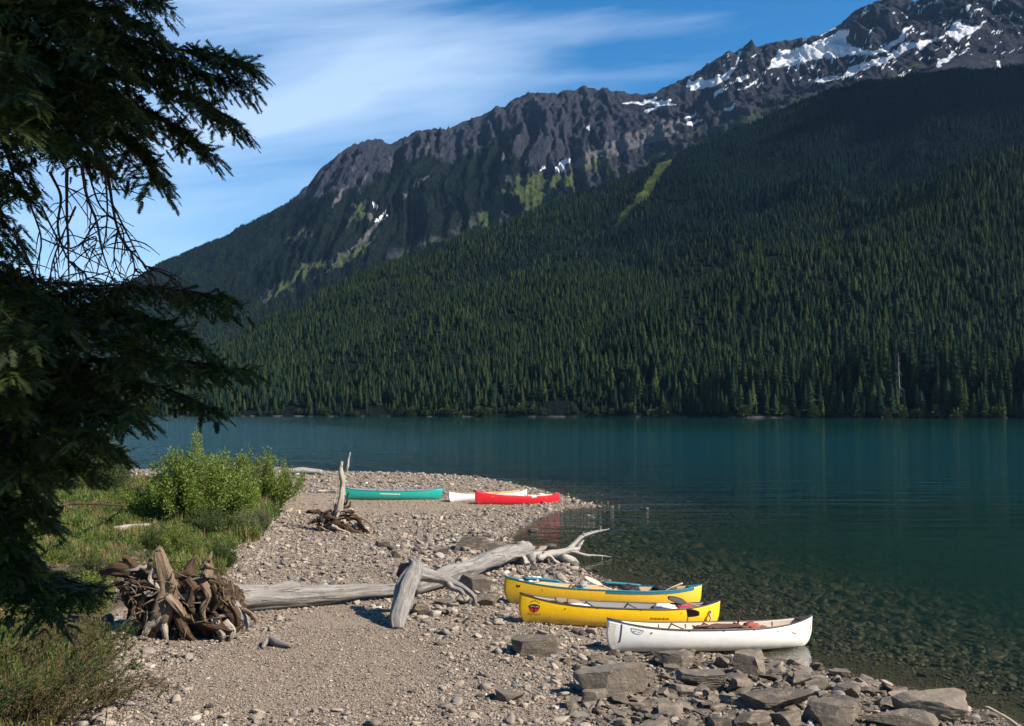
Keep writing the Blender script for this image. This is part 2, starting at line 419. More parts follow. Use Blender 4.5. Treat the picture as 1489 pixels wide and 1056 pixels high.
def m_conifer(name='spruce_needles', ramp=None):
    m, t, p = mat(name, .9, .02)
    r = t.add('ShaderNodeObjectInfo').outputs['Random']; a = t.attr('rnd').outputs['Fac']
    col = t.ramp(t.math('ADD', t.math('MULTIPLY', r, .8), t.math('MULTIPLY', a, .2)),
                 ramp or [(0.0, (.005, .014, .010)), (.45, (.012, .025, .013)), (.8, (.026, .039, .014)), (1.0, (.052, .058, .017))])
    t.set(p.inputs['Base Color'], col)
    return m
MAT = {}

MAT['ground'] = m_ground(); MAT['stone'] = m_stone(); MAT['rock'] = m_stone('grey_brown_rock', True)
MAT['conifer'] = m_conifer(); MAT['conifer_shade'] = m_conifer('shade_tone_needles', [(0.0, (.002, .008, .010)), (.5, (.005, .014, .014)), (.9, (.010, .023, .018)), (1.0, (.024, .038, .018))])  # second needle set is a darker copy, standing in for shade on the slope
MAT['limb'] = m_plain('dark_limb_bark', (.035, .027, .021), .9, .1)
MAT['bark'] = m_plain('bark', (.11, .085, .065), .9, .1, .02)
MAT['drift'] = m_wood('weathered_driftwood', (.150, .140, .130, 1), (.34, .315, .29, 1), (.105, .092, .08, 1))
MAT['drift_pale'] = m_wood('bleached_driftwood', (.26, .238, .21, 1), (.47, .435, .39, 1), (.17, .148, .12, 1))
MAT['root'] = m_wood('brown_root_wood', (.040, .025, .015, 1), (.135, .086, .052, 1), (.020, .012, .007, 1))
MAT['root_mid'] = m_wood('tan_root_wood', (.13, .088, .055, 1), (.31, .23, .155, 1), (.065, .043, .027, 1))
MAT['root_pale'] = m_wood('pale_root_wood', (.28, .225, .17, 1), (.46, .40, .33, 1), (.15, .11, .08, 1))

# ------------------------------------------------------------------ ground sheet (beach, bank and lake bed)
rows = np.concatenate([np.geomspace(0.6, 110, 560), np.geomspace(114, 1150, 40)])
gx, gy = polar_grid(ac, rows)
gz = ground(gx, gy)
sd = seg_dist(gx, gy, SHORE); sd = np.where(in_poly(gx, gy, SHORE), sd, -sd)
vegd = sd_poly(gx, gy, VEG)
veg = sstep(-1.2, 1.2, vegd+0.9*fbm(gx*.5, gy*.5, 0, 4, 11))
veg = np.maximum(veg, 1-sstep(9, 11.5, np.hypot(gx+2, gy)))
SANDY = [tuple(at(px, py)[:2]) for px, py in ((380, 715), (480, 715), (800, 738), (620, 748), (480, 752), (400, 740))]
SANDY2 = [tuple(at(px, py)[:2]) for px, py in ((330, 915), (480, 860), (560, 890), (700, 960), (640, 1030), (560, 1056), (180, 1056), (215, 960))]
def cobbleness(x, y):
    s1 = sstep(-.3, 1.2, sd_poly(x, y, SANDY)); s2 = sstep(-.6, 1.6, sd_poly(x, y, SANDY2))
    return np.clip(1-np.maximum(s1, s2)+.25*fbm(x*.6, y*.6, 0, 3, 21), 0, 1)
cob = cobbleness(gx, gy)
wet = 1-sstep(0.0, 0.10, gz-0.02*fbm(gx*2, gy*2, 0, 2, 4))
gr = mk('ground', np.stack([gx, gy, gz], -1).reshape(-1, 3), grid_faces(*gx.shape), MAT['ground'],
        attrs={'veg': veg, 'cobble': cob, 'wet': wet})
tag(gr, 'grey brown gravel beach sloping from the wooded bank down into the lake', 'beach', kind='structure')

# ------------------------------------------------------------------ lake
def m_water():
    m = bpy.data.materials.new('lake_water'); m.use_nodes = True; t = NT(m.node_tree)
    for n in list(t.n):
        if n.type == 'BSDF_PRINCIPLED': t.n.remove(n)
    out = [n for n in t.n if n.type == 'OUTPUT_MATERIAL'][0]
    P = geo_pos(t); dep = t.attr('depth').outputs['Fac']; chop = t.attr('chop').outputs['Fac']
    w1 = t.noise(t.scale(P, (.55, 2.6, 1)), 1.0, 3, .5, .4)
    w2 = t.noise(t.scale(P, (.10, .42, 1)), 1.0, 3, .5, .3)
    w3 = t.noise(t.scale(P, (2.4, 6.5, 1)), 1.0, 2, .5, .3)
    h = t.math('ADD', t.math('MULTIPLY', w1, .11), t.math('MULTIPLY', w2, .42))
    h = t.math('ADD', h, t.math('MULTIPLY', w3, .022))
    h = t.math('MULTIPLY', h, chop)
    w4 = t.noise(t.scale(P, (.30, .11, 1)), 1.0, 4, .6, .5)
    h = t.math('ADD', h, t.math('MULTIPLY', t.math('MULTIPLY', w4, t.attr('swell').outputs['Fac']), 2.1))
    bn = t.bump(h, 1.0, 1.0)
    back = t.add('ShaderNodeNewGeometry').outputs['Backfacing']
    fr = t.add('ShaderNodeFresnel', ins={'IOR': t.math('SUBTRACT', 1.333, t.math('MULTIPLY', back, .5828)), 'Normal': bn}).outputs[0]
    gl = t.add('ShaderNodeBsdfGlossy', ins={'Color': (1, 1, 1, 1), 'Roughness': .03, 'Normal': bn})
    tr = t.add('ShaderNodeBsdfTransparent', ins={'Color': (.84, .92, .82, 1)})
    body = t.add('ShaderNodeBsdfDiffuse', ins={'Color': t.mix(t.ramp(t.math('MULTIPLY', dep, .1), [(0.1, 0.0), (0.9, 1.0)]), (.004, .024, .020, 1), (.002, .031, .033, 1))})
    clear = t.math('POWER', 2.718, t.math('MULTIPLY', dep, -1.7))
    mx = t.add('ShaderNodeMixShader', ins={0: clear, 1: body.outputs[0], 2: tr.outputs[0]})
    m2 = t.add('ShaderNodeMixShader', ins={0: fr, 1: mx.outputs[0], 2: gl.outputs[0]})
    t.l.new(m2.outputs[0], out.inputs['Surface'])
    return m
wr = np.concatenate([np.geomspace(6, 130, 420), np.geomspace(134, 1100, 60)])
wx, wy = polar_grid(ac, wr)
wz = ground(wx, wy)
left_ = 1-sstep(-.30, .02, wx/np.maximum(wy, 1)+.10*fbm(wx*.03, wy*.01, 0, 3, 9))
chop = .13+.72*sstep(34, 75, wy)*(1-.55*sstep(180, 420, wy))+.16*fbm(wx*.03, wy*.015, 0, 3, 8)*sstep(40, 80, wy)
chop = chop+.85*left_*sstep(74, 92, wy)*(1-.75*sstep(190, 420, wy))
keepv = (wz < 0.25)
wf = grid_faces(*wx.shape); wf = wf[keepv.ravel()[wf].any(1)]
wo = mk('lake_water', np.stack([wx, wy, 0*wx], -1).reshape(-1, 3), wf, m_water(), attrs={'depth': np.maximum(-wz, 0), 'chop': np.clip(chop, .10, 1.6), 'swell': left_*sstep(74, 100, wy)*(1-.8*sstep(250, 600, wy))})
tag(wo, 'clear dark teal lake water reflecting the forested slope', 'lake', kind='structure')

# ------------------------------------------------------------------ mountains across the lake
def lerp_tab(x, tab): a = np.array(tab, float); return np.interp(x, a[:, 0], a[:, 1])
SKYLINE = [(-400, 575), (-200, 540), (0, 478), (100, 452), (150, 438), (230, 386), (280, 365), (330, 345), (375, 322), (420, 300), (445, 276), (470, 250), (490, 232), (510, 217), (528, 208), (545, 205), (560, 208), (570, 210.5),
    (590, 203), (610, 196), (628, 192), (650, 191.5), (660, 185), (675, 176), (690, 171), (708, 164), (720, 157), (735, 155), (745, 149), (757, 143), (768, 138.5), (780, 137), (790, 138), (800, 136), (812, 137), (825, 133), (838, 130.5), (850, 129), (862, 130), (872, 132), (882, 131), (895, 136), (910, 139), (925, 141),
    (940, 142), (955, 137), (970, 130), (990, 121), (1010, 112), (1030, 100), (1050, 90), (1062, 80), (1075, 74), (1085, 67), (1093, 65.5), (1100, 69), (1112, 71), (1122, 69), (1135, 71), (1150, 67), (1165, 62), (1180, 58), (1200, 51), (1220, 42), (1232, 30), (1240, 22), (1255, 14), (1270, 8), (1285, 5), (1300, 6), (1315, 11), (1330, 17), (1345, 8), (1358, 0), (1380, -12), (1420, -30), (1489, -60), (1600, -70), (1850, -60)]
CREST = [(-400, 600), (0, 592), (150, 578), (230, 560), (270, 536), (300, 512), (340, 486), (380, 462), (420, 446), (470, 422), (520, 398), (580, 374), (640, 350), (700, 332), (760, 308), (820, 284), (880, 262), (940, 240), (1000, 212), (1040, 192), (1100, 171), (1160, 150), (1200, 137), (1260, 122), (1310, 114), (1345, 104), (1372, 97), (1400, 97), (1440, 97), (1489, 90), (1600, 70), (1850, 40)]
pc = np.linspace(-420, 1850, 1180)
D0 = lerp_tab(pc, [(-420, 1050), (200, 960), (700, 860), (1100, 760), (1489, 700), (1850, 660)])+9*fbm(pc/60, pc*0, 0, 3, 31)
D1 = lerp_tab(pc, [(-420, 1130), (0, 1200), (250, 1320), (700, 1750), (1100, 2100), (1489, 2350), (1850, 2450)])+30*fbm(pc/120, pc*0, 4, 3, 32)
D2 = lerp_tab(pc, [(-420, 3300), (200, 3500), (550, 3900), (850, 4200), (1000, 3900), (1300, 3700), (1489, 3600), (1850, 3600)])
y1 = lerp_tab(pc, CREST)+9+2.5*fbm(pc/25, pc*0, 0, 2, 33)
y2 = lerp_tab(pc, SKYLINE)+1.6*fbm(pc/7, pc*0, 0, 3, 34)
z1 = CAM_H+(HY-y1)/FPX*D1; z2 = CAM_H+(HY-y2)/FPX*D2
dip = lerp_tab(pc, [(-420, .25), (300, .45), (600, .22), (850, .06), (1000, -.05), (1200, -.10), (1489, -.12)])
Dv = D1+(D2-D1)*lerp_tab(pc, [(-420, .3), (700, .3), (900, .22), (1200, .15)]); zv = z1*(1-dip)
nA, nB, nC, nD = 300, 46, 300, 26
a = np.linspace(0, 1, nA)[:, None]**1.15
DA = D0+(D1-D0)*a; zA = -1.5+(z1+1.5)*(0.52*a+0.48*a**1.5)
b = np.linspace(0, 1, nB+1)[1:, None]
DB = D1+(Dv-D1)*b; zB = z1+(zv-z1)*(b*b*(3-2*b))-0.10*z1*np.sin(math.pi*b)*(dip > 0)
c = np.linspace(0, 1, nC+1)[1:, None]
DC = Dv+(D2-Dv)*c; zC = zv+(z2-zv)*(0.72*c+0.28*c*c*(3-2*c))
d = np.linspace(0, 1, nD+1)[1:, None]
DD = D2*(1+0.5*d); zD = z2*(1-0.75*d)
mD = np.vstack([DA, DB, DC, DD]); mZ = np.vstack([zA, zB, zC, zD])
PX = np.repeat(pc[None], len(mD), 0); ROW = np.arange(len(mD))[:, None]
mX = (PX-CX)/FPX*mD; mY = mD
reg = np.vstack([0*DA, 0*DB+1, 0*DC+2, 0*DD+3])
aa = np.vstack([a+0*pc, 1-b+0*pc, c+0*pc, 1-d+0*pc])
# forested flank: spurs and creases running down towards the left
envA = np.where(reg == 0, np.sin(math.pi*np.clip(aa, 0, 1))**.7, 0)
q = mX*0.92+mY*0.40; r_ = -mX*.40+mY*.92
spur = ridged(q/620+.3*fbm(mX/500, mY/500, 0, 2, 41), r_/1900, .4, 3, 40)
rp = -mX*.527+mY*.85; qp = mX*.85+mY*.527
fold = ridged(rp/300+.5*fbm(mX/420, mY/420, 0, 2, 43), qp/1500+.3, .2, 2, 44)
mZ = mZ+envA*(62*(fold-.1)*np.clip(z1/380, .1, 1.2)+78*(spur-.1)*np.clip(z1/500, .12, 1.25)+14*fbm(mX/110, mY/110, 0, 3, 42)*np.clip(z1/300, .1, 1))
# rear wall: ribs and gullies falling from the skyline
envC = np.where(reg == 2, np.sin(math.pi*np.clip(aa, 0, 1)**.85)**.6, 0)
hx = mX+.25*(mD-D2)*.35
wv = 85*fbm(mX/230, mY/230, mZ/230, 4, 51)
rib = ridged((hx+wv)/165, mY/2300, .7, 5, 50, .6)
rib2 = ridged((mX+.5*wv)/52, mY/500, 1.9, 4, 52, .6)
ribamp = lerp_tab(PX, [(-420, .35), (350, .45), (470, .9), (850, 1.0), (930, .55), (1010, .5), (1220, .75), (1489, .8)])
lowc = sstep(.05, .6, aa)
mZ = mZ+envC*ribamp*(85*rib*(.35+.65*lowc)+58*rib2*(.5+.5*lowc)+14*ridged(mX/17, mZ/50, mY/90, 3, 57)+9*fbm(mX/24, mZ/24, mY/60, 3, 58))+np.where(reg == 2, 1, 0)*np.clip((1-aa)*8, 0, 1)*10*fbm(mX/70, mY/70, mZ/70, 4, 53)*(envC > 0)
# broken rock knobs in the snow bowl
mZ = mZ+envC*sstep(930, 1050, PX)*(55*ridged(mX/300, mY/420, 2.2, 4, 54)-18)
SPUR = [(-420, 700), (500, 640), (700, 560), (850, 500), (1000, 436), (1150, 368), (1300, 292), (1400, 240), (1489, 196), (1600, 150), (1850, 60)]
py0 = HY-(mZ-CAM_H)/mY*FPX; tt_ = (py0-lerp_tab(PX, SPUR)-10*fbm(PX/60, mY/200, 0, 3, 45))/30.0
mZ = mZ+np.where(reg == 0, 1, 0)*sstep(620, 1100, PX)*envA*38*np.tanh(tt_*1.6)*np.exp(-np.abs(tt_)*.55)
SPUR2 = [(-420, 700), (300, 580), (500, 510), (700, 428), (850, 366), (1000, 306), (1100, 262), (1200, 226), (1300, 200), (1489, 150), (1850, 120)]
tt_ = (py0-lerp_tab(PX, SPUR2)-14*fbm(PX/80, mY/200, 3, 3, 46))/26.0
mZ = mZ+np.where(reg == 0, 1, 0)*sstep(300, 700, PX)*(1-sstep(1150, 1300, PX))*envA*32*np.tanh(tt_*1.6)*np.exp(-np.abs(tt_)*.6)
mPX = CX+mX/mY*FPX; mPY = HY-(mZ-CAM_H)/mY*FPX

def zm(pts, ox, oy, s): return [(ox+x/s, oy+y/s) for x, y in pts]
Zs = 3.045
SNOW = [zm(p, 1000, 0, Zs) for p in (
    [(345, 312), (372, 285), (380, 265), (392, 243), (420, 228), (470, 222), (520, 205), (570, 190), (610, 165), (640, 150), (672, 140), (690, 140), (715, 125), (718, 150), (705, 175), (708, 200), (740, 212), (775, 228), (830, 222), (900, 190), (922, 178), (950, 140), (978, 112), (990, 110), (965, 150), (930, 190), (880, 225), (830, 242), (780, 247), (700, 250), (650, 252), (600, 262), (560, 270), (520, 278), (470, 290), (420, 300)],
    [(550, 352), (620, 345), (680, 335), (715, 315), (722, 292), (790, 280), (850, 262), (895, 250), (930, 210), (980, 190), (1020, 185), (1080, 175), (1140, 155), (1150, 160), (1100, 180), (1040, 215), (985, 215), (930, 245), (880, 270), (820, 295), (760, 310), (720, 338), (660, 360), (600, 365)],
    [(1145, 140), (1180, 118), (1190, 85), (1205, 80), (1205, 115), (1260, 118), (1300, 100), (1325, 82), (1310, 110), (1260, 140), (1215, 165), (1190, 180), (1165, 160)],
    [(1090, 292), (1130, 268), (1175, 235), (1195, 248), (1150, 275), (1110, 298)], [(882, 360), (920, 340), (990, 325), (950, 350), (900, 366)],
    [(1372, 300), (1378, 275), (1390, 275), (1382, 315), (1425, 298), (1432, 310), (1400, 332), (1380, 328)],
    [(0, 365), (50, 350), (110, 350), (150, 330), (190, 300), (205, 305), (180, 345), (120, 375), (60, 398), (20, 405), (15, 385), (0, 380)],
    [(170, 375), (230, 345), (275, 322), (275, 338), (215, 365)], [(112, 432), (120, 412), (185, 388), (150, 420)], [(215, 398), (260, 378), (315, 345), (300, 365), (240, 396)], [(288, 395), (350, 362), (320, 388)],
    [(160, 488), (215, 455), (205, 475), (170, 495)], [(5, 520), (40, 500), (40, 506), (10, 524)], [(0, 550), (60, 525), (80, 525), (30, 550), (0, 558)], [(532, 304), (580, 278), (588, 282), (545, 305)], [(205, 300), (225, 230), (240, 222), (215, 290)], [(1070, 18), (1090, 5), (1098, 8), (1080, 22)], [(1220, 50), (1245, 25), (1268, 25), (1235, 48)], [(1250, 55), (1290, 38), (1295, 42), (1262, 58)])] + \
    [zm(p, 700, 100, 3.7225) for p in ([(750, 188), (830, 178), (880, 185), (890, 165), (950, 152), (940, 175), (1000, 182), (1030, 165), (1020, 188), (1060, 195), (960, 205), (935, 190), (850, 198)], [(870, 238), (950, 212), (940, 225), (890, 242)], [(1085, 275), (1165, 240), (1120, 270)], [(1110, 310), (1205, 270), (1150, 305)],
        [(375, 555), (420, 510), (432, 490), (440, 498), (484, 480), (480, 500), (450, 530), (440, 548), (410, 548)], [(312, 552), (330, 535), (352, 518), (350, 535), (325, 555)], [(640, 482), (650, 465), (660, 465)], [(560, 325), (588, 315), (580, 332)])] + \
    [zm(p, 380, 180, 3.52) for p in ([(560, 408), (575, 400), (602, 410), (580, 435), (572, 432)], [(565, 498), (640, 462), (645, 468), (620, 485), (580, 502)])]
MEADOW = [zm(p, 700, 100, 3.7225) for p in ([(-40, 830), (10, 740), (60, 670), (140, 590), (160, 610), (130, 680), (80, 760), (20, 850), (-30, 870)], [(150, 600), (300, 560), (420, 560), (540, 530), (620, 540), (540, 590), (420, 660), (330, 720), (240, 760), (190, 700)], [(520, 520), (680, 470), (760, 470), (640, 540), (560, 550)])] + \
    [zm(p, 380, 180, 3.52) for p in ([(110, 600), (170, 570), (270, 535), (265, 570), (190, 600), (130, 610)], [(0, 900), (60, 830), (140, 790), (180, 760), (200, 720), (340, 700), (350, 740), (200, 800), (130, 860), (40, 910)], [(360, 745), (400, 680), (470, 640), (500, 590), (560, 560), (600, 570), (540, 630), (470, 690), (400, 740)], [(430, 520), (480, 400), (540, 390), (555, 440), (500, 500), (450, 540)], [(1135, 500), (1170, 400), (1250, 300), (1280, 300), (1240, 400), (1200, 510)])]
STRIPE = [zm([(720, 860), (760, 770), (850, 690), (870, 650), (930, 560), (980, 490), (1080, 430), (1200, 370), (1260, 380), (1140, 440), (1040, 490), (975, 570), (960, 630), (880, 720), (800, 790), (760, 860)], 700, 100, 3.7225)]
SCREE = [zm(p, 380, 180, 3.52) for p in ([(570, 505), (600, 490), (640, 475), (560, 560), (500, 620), (430, 680), (370, 730), (365, 720), (470, 630), (540, 550)], [(1240, 140), (1260, 230), (1270, 290), (1250, 285), (1225, 130)], [(470, 390), (540, 250), (560, 240), (500, 360)], [(340, 450), (440, 300), (450, 310), (360, 445)], [(700, 390), (800, 290), (860, 240), (850, 270), (730, 390)], [(490, 470), (560, 450), (580, 480), (540, 500)])] + \
    [zm(p, 700, 100, 3.7225) for p in ([(410, 565), (560, 460), (760, 370), (1000, 270), (1130, 270), (1060, 360), (820, 430), (640, 500), (520, 540)],)]
def pmask(polys, ok, soft, wob=0.0, seed=0):
    out = np.zeros(mPX.shape); nx = mPX+wob*fbm(mPX/9, mPY/9, 0, 3, seed); ny = mPY+wob*fbm(mPX/9, mPY/9, 5, 3, seed+3)
    for p in polys:
        xs = [q[0] for q in p]; ys = [q[1] for q in p]
        s = (mPX > min(xs)-9) & (mPX < max(xs)+9) & (mPY > min(ys)-9) & (mPY < max(ys)+9) & ok
        if s.any(): out[s] = np.maximum(out[s], sstep(-soft, soft, sd_poly(nx[s], ny[s], p)))
    return out
rear = (reg >= 2) | ((reg == 1))
snow = pmask(SNOW, (reg >= 2) | (reg == 1), 1.6, 5.0, 61)
specks = fbm((mPX*.87-mPY*.5)/11.0, (mPX*.5+mPY*.87)/2.6, 0, 3, 66)*sstep(1000, 1060, PX)*(mPY < 118)*(reg == 2)
snow = np.maximum(snow, sstep(.50, .58, specks))
meadow = np.maximum(pmask(MEADOW, rear, 5, 12, 63), pmask(STRIPE, reg == 0, 3, 8, 64))
mead_f = sstep(.1, .5, fbm(mX/60, mY/120, mZ/60, 4, 67))
scree = pmask(SCREE, rear, 3, 6, 65)
TREELINE = [(-420, -100), (400, -100), (425, 300), (450, 292), (480, 282), (520, 276), (560, 266), (600, 252), (650, 236), (690, 226), (720, 218), (745, 238), (770, 256), (800, 262), (830, 258), (840, 420), (1000, 420), (1850, 420)]
tl = lerp_tab(mPX, TREELINE)
ribn = ridged((hx+wv)/210, mY/2600, .7, 2, 50, .5)
forest = np.where(reg <= 1, 1.0, sstep(-14, 14, mPY-tl+34*ribn+16*fbm(mX/70, mY/70, mZ/70, 3, 68)))
forest = np.where((reg == 1) & (PX > 900), sstep(.75, .95, aa), forest)
forest = np.where(reg == 3, 0, forest)
# thin krummholz on the right-hand rock
patch = np.where((reg == 2) & (mPX > 1000), sstep(.12, .35, fbm(mX/90, mY/140, mZ/60, 4, 71))*sstep(0, 45, mPY-lerp_tab(mPX, [(900, 200), (1000, 175), (1200, 110), (1489, 70)])), 0)
band = np.where(reg == 2, 1-sstep(8, 52, y1[None]-mPY+22*fbm(mPX/40, mPY/30, 0, 3, 72)), 0)*(mPX > 560)
meadow = np.maximum(meadow, .75*band*sstep(-.25, .2, fbm(mX/55, mZ/40, 0, 3, 73))*(1-snow))
patch = np.maximum(patch, band*sstep(.0, .25, fbm(mX/60, mZ/45, 3, 3, 74)))
forest = np.clip(np.maximum(forest, .8*patch)*(1-meadow*.97)*(1-scree)*(1-snow), 0, 1)
def m_mountain():
    m, t, p = mat('mountain_ground', .95, .08)
    P = geo_pos(t)
    n = t.noise(P, .035, 8, .65); n2 = t.noise(P, .012, 6, .6, .4)
    n3 = t.noise(t.scale(P, (1, .35, .35)), .05, 6, .7)
    rock = t.mix(n, (.014, .018, .030, 1), (.046, .052, .074, 1))
    rock = t.mix(t.ramp(n2, [(.5, 0.0), (.72, .45)]), rock, (.078, .068, .078, 1))
    rock = t.mix(t.ramp(n3, [(.55, 0.0), (.68, .55)]), rock, (.030, .030, .034, 1))
    stk = t.noise(t.scale(P, (.055, .006, .008)), 1.0, 5, .6, .8); rock = t.mix(t.ramp(stk, [(.56, 0.0), (.70, .55)]), rock, (.115, .112, .118, 1))
    crk = t.noise(t.scale(P, (.10, .03, .05)), 1.0, 8, .75, 1.0); rock = t.mix(t.ramp(crk, [(.40, .8), (.47, 0.0)]), rock, (.010, .012, .018, 1))
    scr = t.mix(n, (.085, .08, .085, 1), (.17, .158, .158, 1))
    mea = t.mix(t.ramp(t.noise(P, .03, 6, .7), [(.35, 0.0), (.65, 1.0)]), (.022, .040, .014, 1), (.105, .135, .035, 1))
    flo = t.mix(n, (.003, .008, .007, 1), (.009, .016, .011, 1))
    A = lambda k: t.attr(k).outputs['Fac']
    jit = t.math('MULTIPLY', t.math('SUBTRACT', t.noise(P, .11, 5, .7), .5), .55)
    f = lambda k, lo=.42, hi=.58: t.ramp(t.math('ADD', A(k), jit), [(lo, 0.0), (hi, 1.0)])
    col = t.mix(f('scree', .35, .7), rock, scr); col = t.mix(f('forest', .35, .65), col, flo)
    col = t.mix(f('meadow', .35, .65), col, mea)
    sj = t.math('ADD', A('snow'), t.math('MULTIPLY', t.math('SUBTRACT', t.noise(P, .07, 5, .7), .5), .5))
    col = t.mix(t.ramp(sj, [(.33, 0.0), (.43, 1.0)]), col, (.80, .82, .85, 1))
    shore = t.ramp(t.math('MULTIPLY', t.add('ShaderNodeSeparateXYZ', ins={0: P}).outputs[2], .1), [(.06, 1.0), (.16, 0.0)])
    col = t.mix(t.math('MULTIPLY', shore, t.ramp(t.noise(P, .06, 3), [(.5, 0.0), (.6, 1.0)])), col, t.mix(n, (.05, .047, .04, 1), (.20, .185, .165, 1)))
    t.set(p.inputs['Base Color'], col)
    t.set(p.inputs['Normal'], t.bump(t.math('ADD', t.noise(P, .05, 9, .75), t.math('MULTIPLY', n3, .5)), 1.0, 22.0))
    return m
mo = mk('mountains', np.stack([mX, mY, mZ], -1).reshape(-1, 3), grid_faces(*mX.shape)[:, ::-1] if False else grid_faces(*mX.shape), m_mountain(),
        attrs={'snow': snow, 'meadow': np.where(reg == 0, meadow, meadow*(.6+.4*mead_f)), 'scree': scree, 'forest': forest})
tag(mo, 'rocky snow streaked mountains rising behind the forested slope', 'mountain', kind='structure')

# ------------------------------------------------------------------ conifers
def conifer(seed, nw, nb, twigs, width=.13, ragged=.25, link=False, name='conifer', top=0.02, bare=.06):
    """unit-height conifer: returns (trunk MB, crown MB)"""
    R = np.random.default_rng(seed); tk = MB(); cr = MB()
    tube(tk, [(0, 0, -.03), (.003, 0, .5), (0, 0, .985)], [.016, .009, .0015], 6, 6)
    V = []; F = []; A = []; n = 0
    for w in range(nw):
        t = bare+(1-bare)*(w+R.uniform(-.3, .3))/nw
        if t > .99: continue
        prof = min(1, (1-t)*1.25+.0)**.8*(.55+.45*min(1, (t-bare)/.15+.3))
        for k in range(nb):
            if R.random() < .12: continue
            az = R.uniform(0, 2*math.pi); L = width*(prof+top)*R.uniform(1-ragged*2.0, 1+ragged)
            if L < .006: L = .006
            dz = -L*(R.uniform(.15, .55) if t < .85 else R.uniform(-.6, .1))
            o = np.array([0, 0, t]); dr = np.array([math.cos(az), math.sin(az), 0]); sd_ = np.array([-math.sin(az), math.cos(az), 0])
            tip = o+dr*L+np.array([0, 0, dz]); a = R.random()
            wd = L*R.uniform(.30, .48); mid = o+dr*L*.55+np.array([0, 0, dz*.35+L*.03])
            hang = np.array([0, 0, -L*R.uniform(.12, .28)])
            if twigs == 0:
                V += [o, mid+sd_*wd+hang, tip, mid-sd_*wd+hang, mid]; F += [[n, n+1, n+4], [n+1, n+2, n+4], [n+2, n+3, n+4], [n+3, n, n+4]]; A += [a]*5; n += 5
            else:
                pts = [o+(tip-o)*u+np.array([0, 0, L*.10*math.sin(math.pi*u)]) for u in np.linspace(0, 1, twigs+1)]
                for i in range(twigs+1):
                    u = i/twigs; lw = wd*1.15*(1-.75*u)*R.uniform(.6, 1.25)
                    for s in (-1, 1):
                        q0 = pts[i]; ln = dr*lw*.75+sd_*s*lw+np.array([0, 0, -lw*R.uniform(.1, .75)])
                        q1 = q0+ln; e = dr*L*.075
                        V += [q0-e, q0+e, q1]; F += [[n, n+1, n+2]]; A += [a+R.uniform(-.2, .2)]*3; n += 3
                i = twigs
                V += [pts[-2]-sd_*wd*.25, pts[-2]+sd_*wd*.25, tip+dr*L*.12]; F += [[n, n+1, n+2]]; A += [a]*3; n += 3
    cr.add(np.array(V), np.array(F), np.clip(np.array(A), 0, 1))
    return tk, cr
def join_proto(name, tk, cr, mats):
    tv = np.concatenate(tk.v); cv = np.concatenate(cr.v)
    fs = [np.concatenate(x) for x in tk.f.values()]; nt = sum(len(f) for f in fs)
    cf = [np.concatenate(x)+len(tv) for x in cr.f.values()]; nc = sum(len(f) for f in cf)
    allf = fs+cf
    o = mk(name, np.vstack([tv, cv]), allf, None, None, False, attrs={'rnd': np.concatenate([np.concatenate(tk.a), np.concatenate(cr.a)])}, link=False, mats=mats, fmat=[0]*nt+[1]*nc)
    return o
def scatter(name, protos, pos, scale, rot, idx, label, cat, parent=None):
    """uncountable stuff: points of one mesh instance the prototype meshes"""
    pc_ = bpy.data.collections.new(name+'_kinds')
    for i, p_ in enumerate(protos): p_.name = '%s_kind_%02d' % (name, i); pc_.objects.link(p_)
    me = bpy.data.meshes.new(name); n = len(pos)
    me.vertices.add(n); me.vertices.foreach_set('co', np.asarray(pos, np.float32).ravel())
    me.attributes.new('isc', 'FLOAT_VECTOR', 'POINT').data.foreach_set('vector', np.asarray(scale, np.float32).ravel())
    me.attributes.new('irot', 'FLOAT_VECTOR', 'POINT').data.foreach_set('vector', np.asarray(rot, np.float32).ravel())
    me.attributes.new('iid', 'INT', 'POINT').data.foreach_set('value', np.asarray(idx, np.int32).ravel())
    o = bpy.data.objects.new(name, me); COL.objects.link(o)
    g = bpy.data.node_groups.new(name, 'GeometryNodeTree')
    g.interface.new_socket('Geometry', in_out='INPUT', socket_type='NodeSocketGeometry'); g.interface.new_socket('Geometry', in_out='OUTPUT', socket_type='NodeSocketGeometry')
    gi = g.nodes.new('NodeGroupInput'); go = g.nodes.new('NodeGroupOutput'); ip = g.nodes.new('GeometryNodeInstanceOnPoints'); ci = g.nodes.new('GeometryNodeCollectionInfo')
    ci.inputs['Collection'].default_value = pc_; ci.inputs['Separate Children'].default_value = True; ci.inputs['Reset Children'].default_value = True
    def na(nm, ty):
        q_ = g.nodes.new('GeometryNodeInputNamedAttribute'); q_.data_type = ty; q_.inputs['Name'].default_value = nm; return q_.outputs['Attribute']
    er = g.nodes.new('FunctionNodeEulerToRotation')
    L = g.links.new
    L(gi.outputs[0], ip.inputs['Points']); L(ci.outputs[0], ip.inputs['Instance']); ip.inputs['Pick Instance'].default_value = True
    L(na('iid', 'INT'), ip.inputs['Instance Index']); L(na('irot', 'FLOAT_VECTOR'), er.inputs[0]); L(er.outputs[0], ip.inputs['Rotation']); L(na('isc', 'FLOAT_VECTOR'), ip.inputs['Scale'])
    L(ip.outputs[0], go.inputs[0])
    md = o.modifiers.new('scatter', 'NODES'); md.node_group = g
    return tag(o, label, cat, kind='stuff')

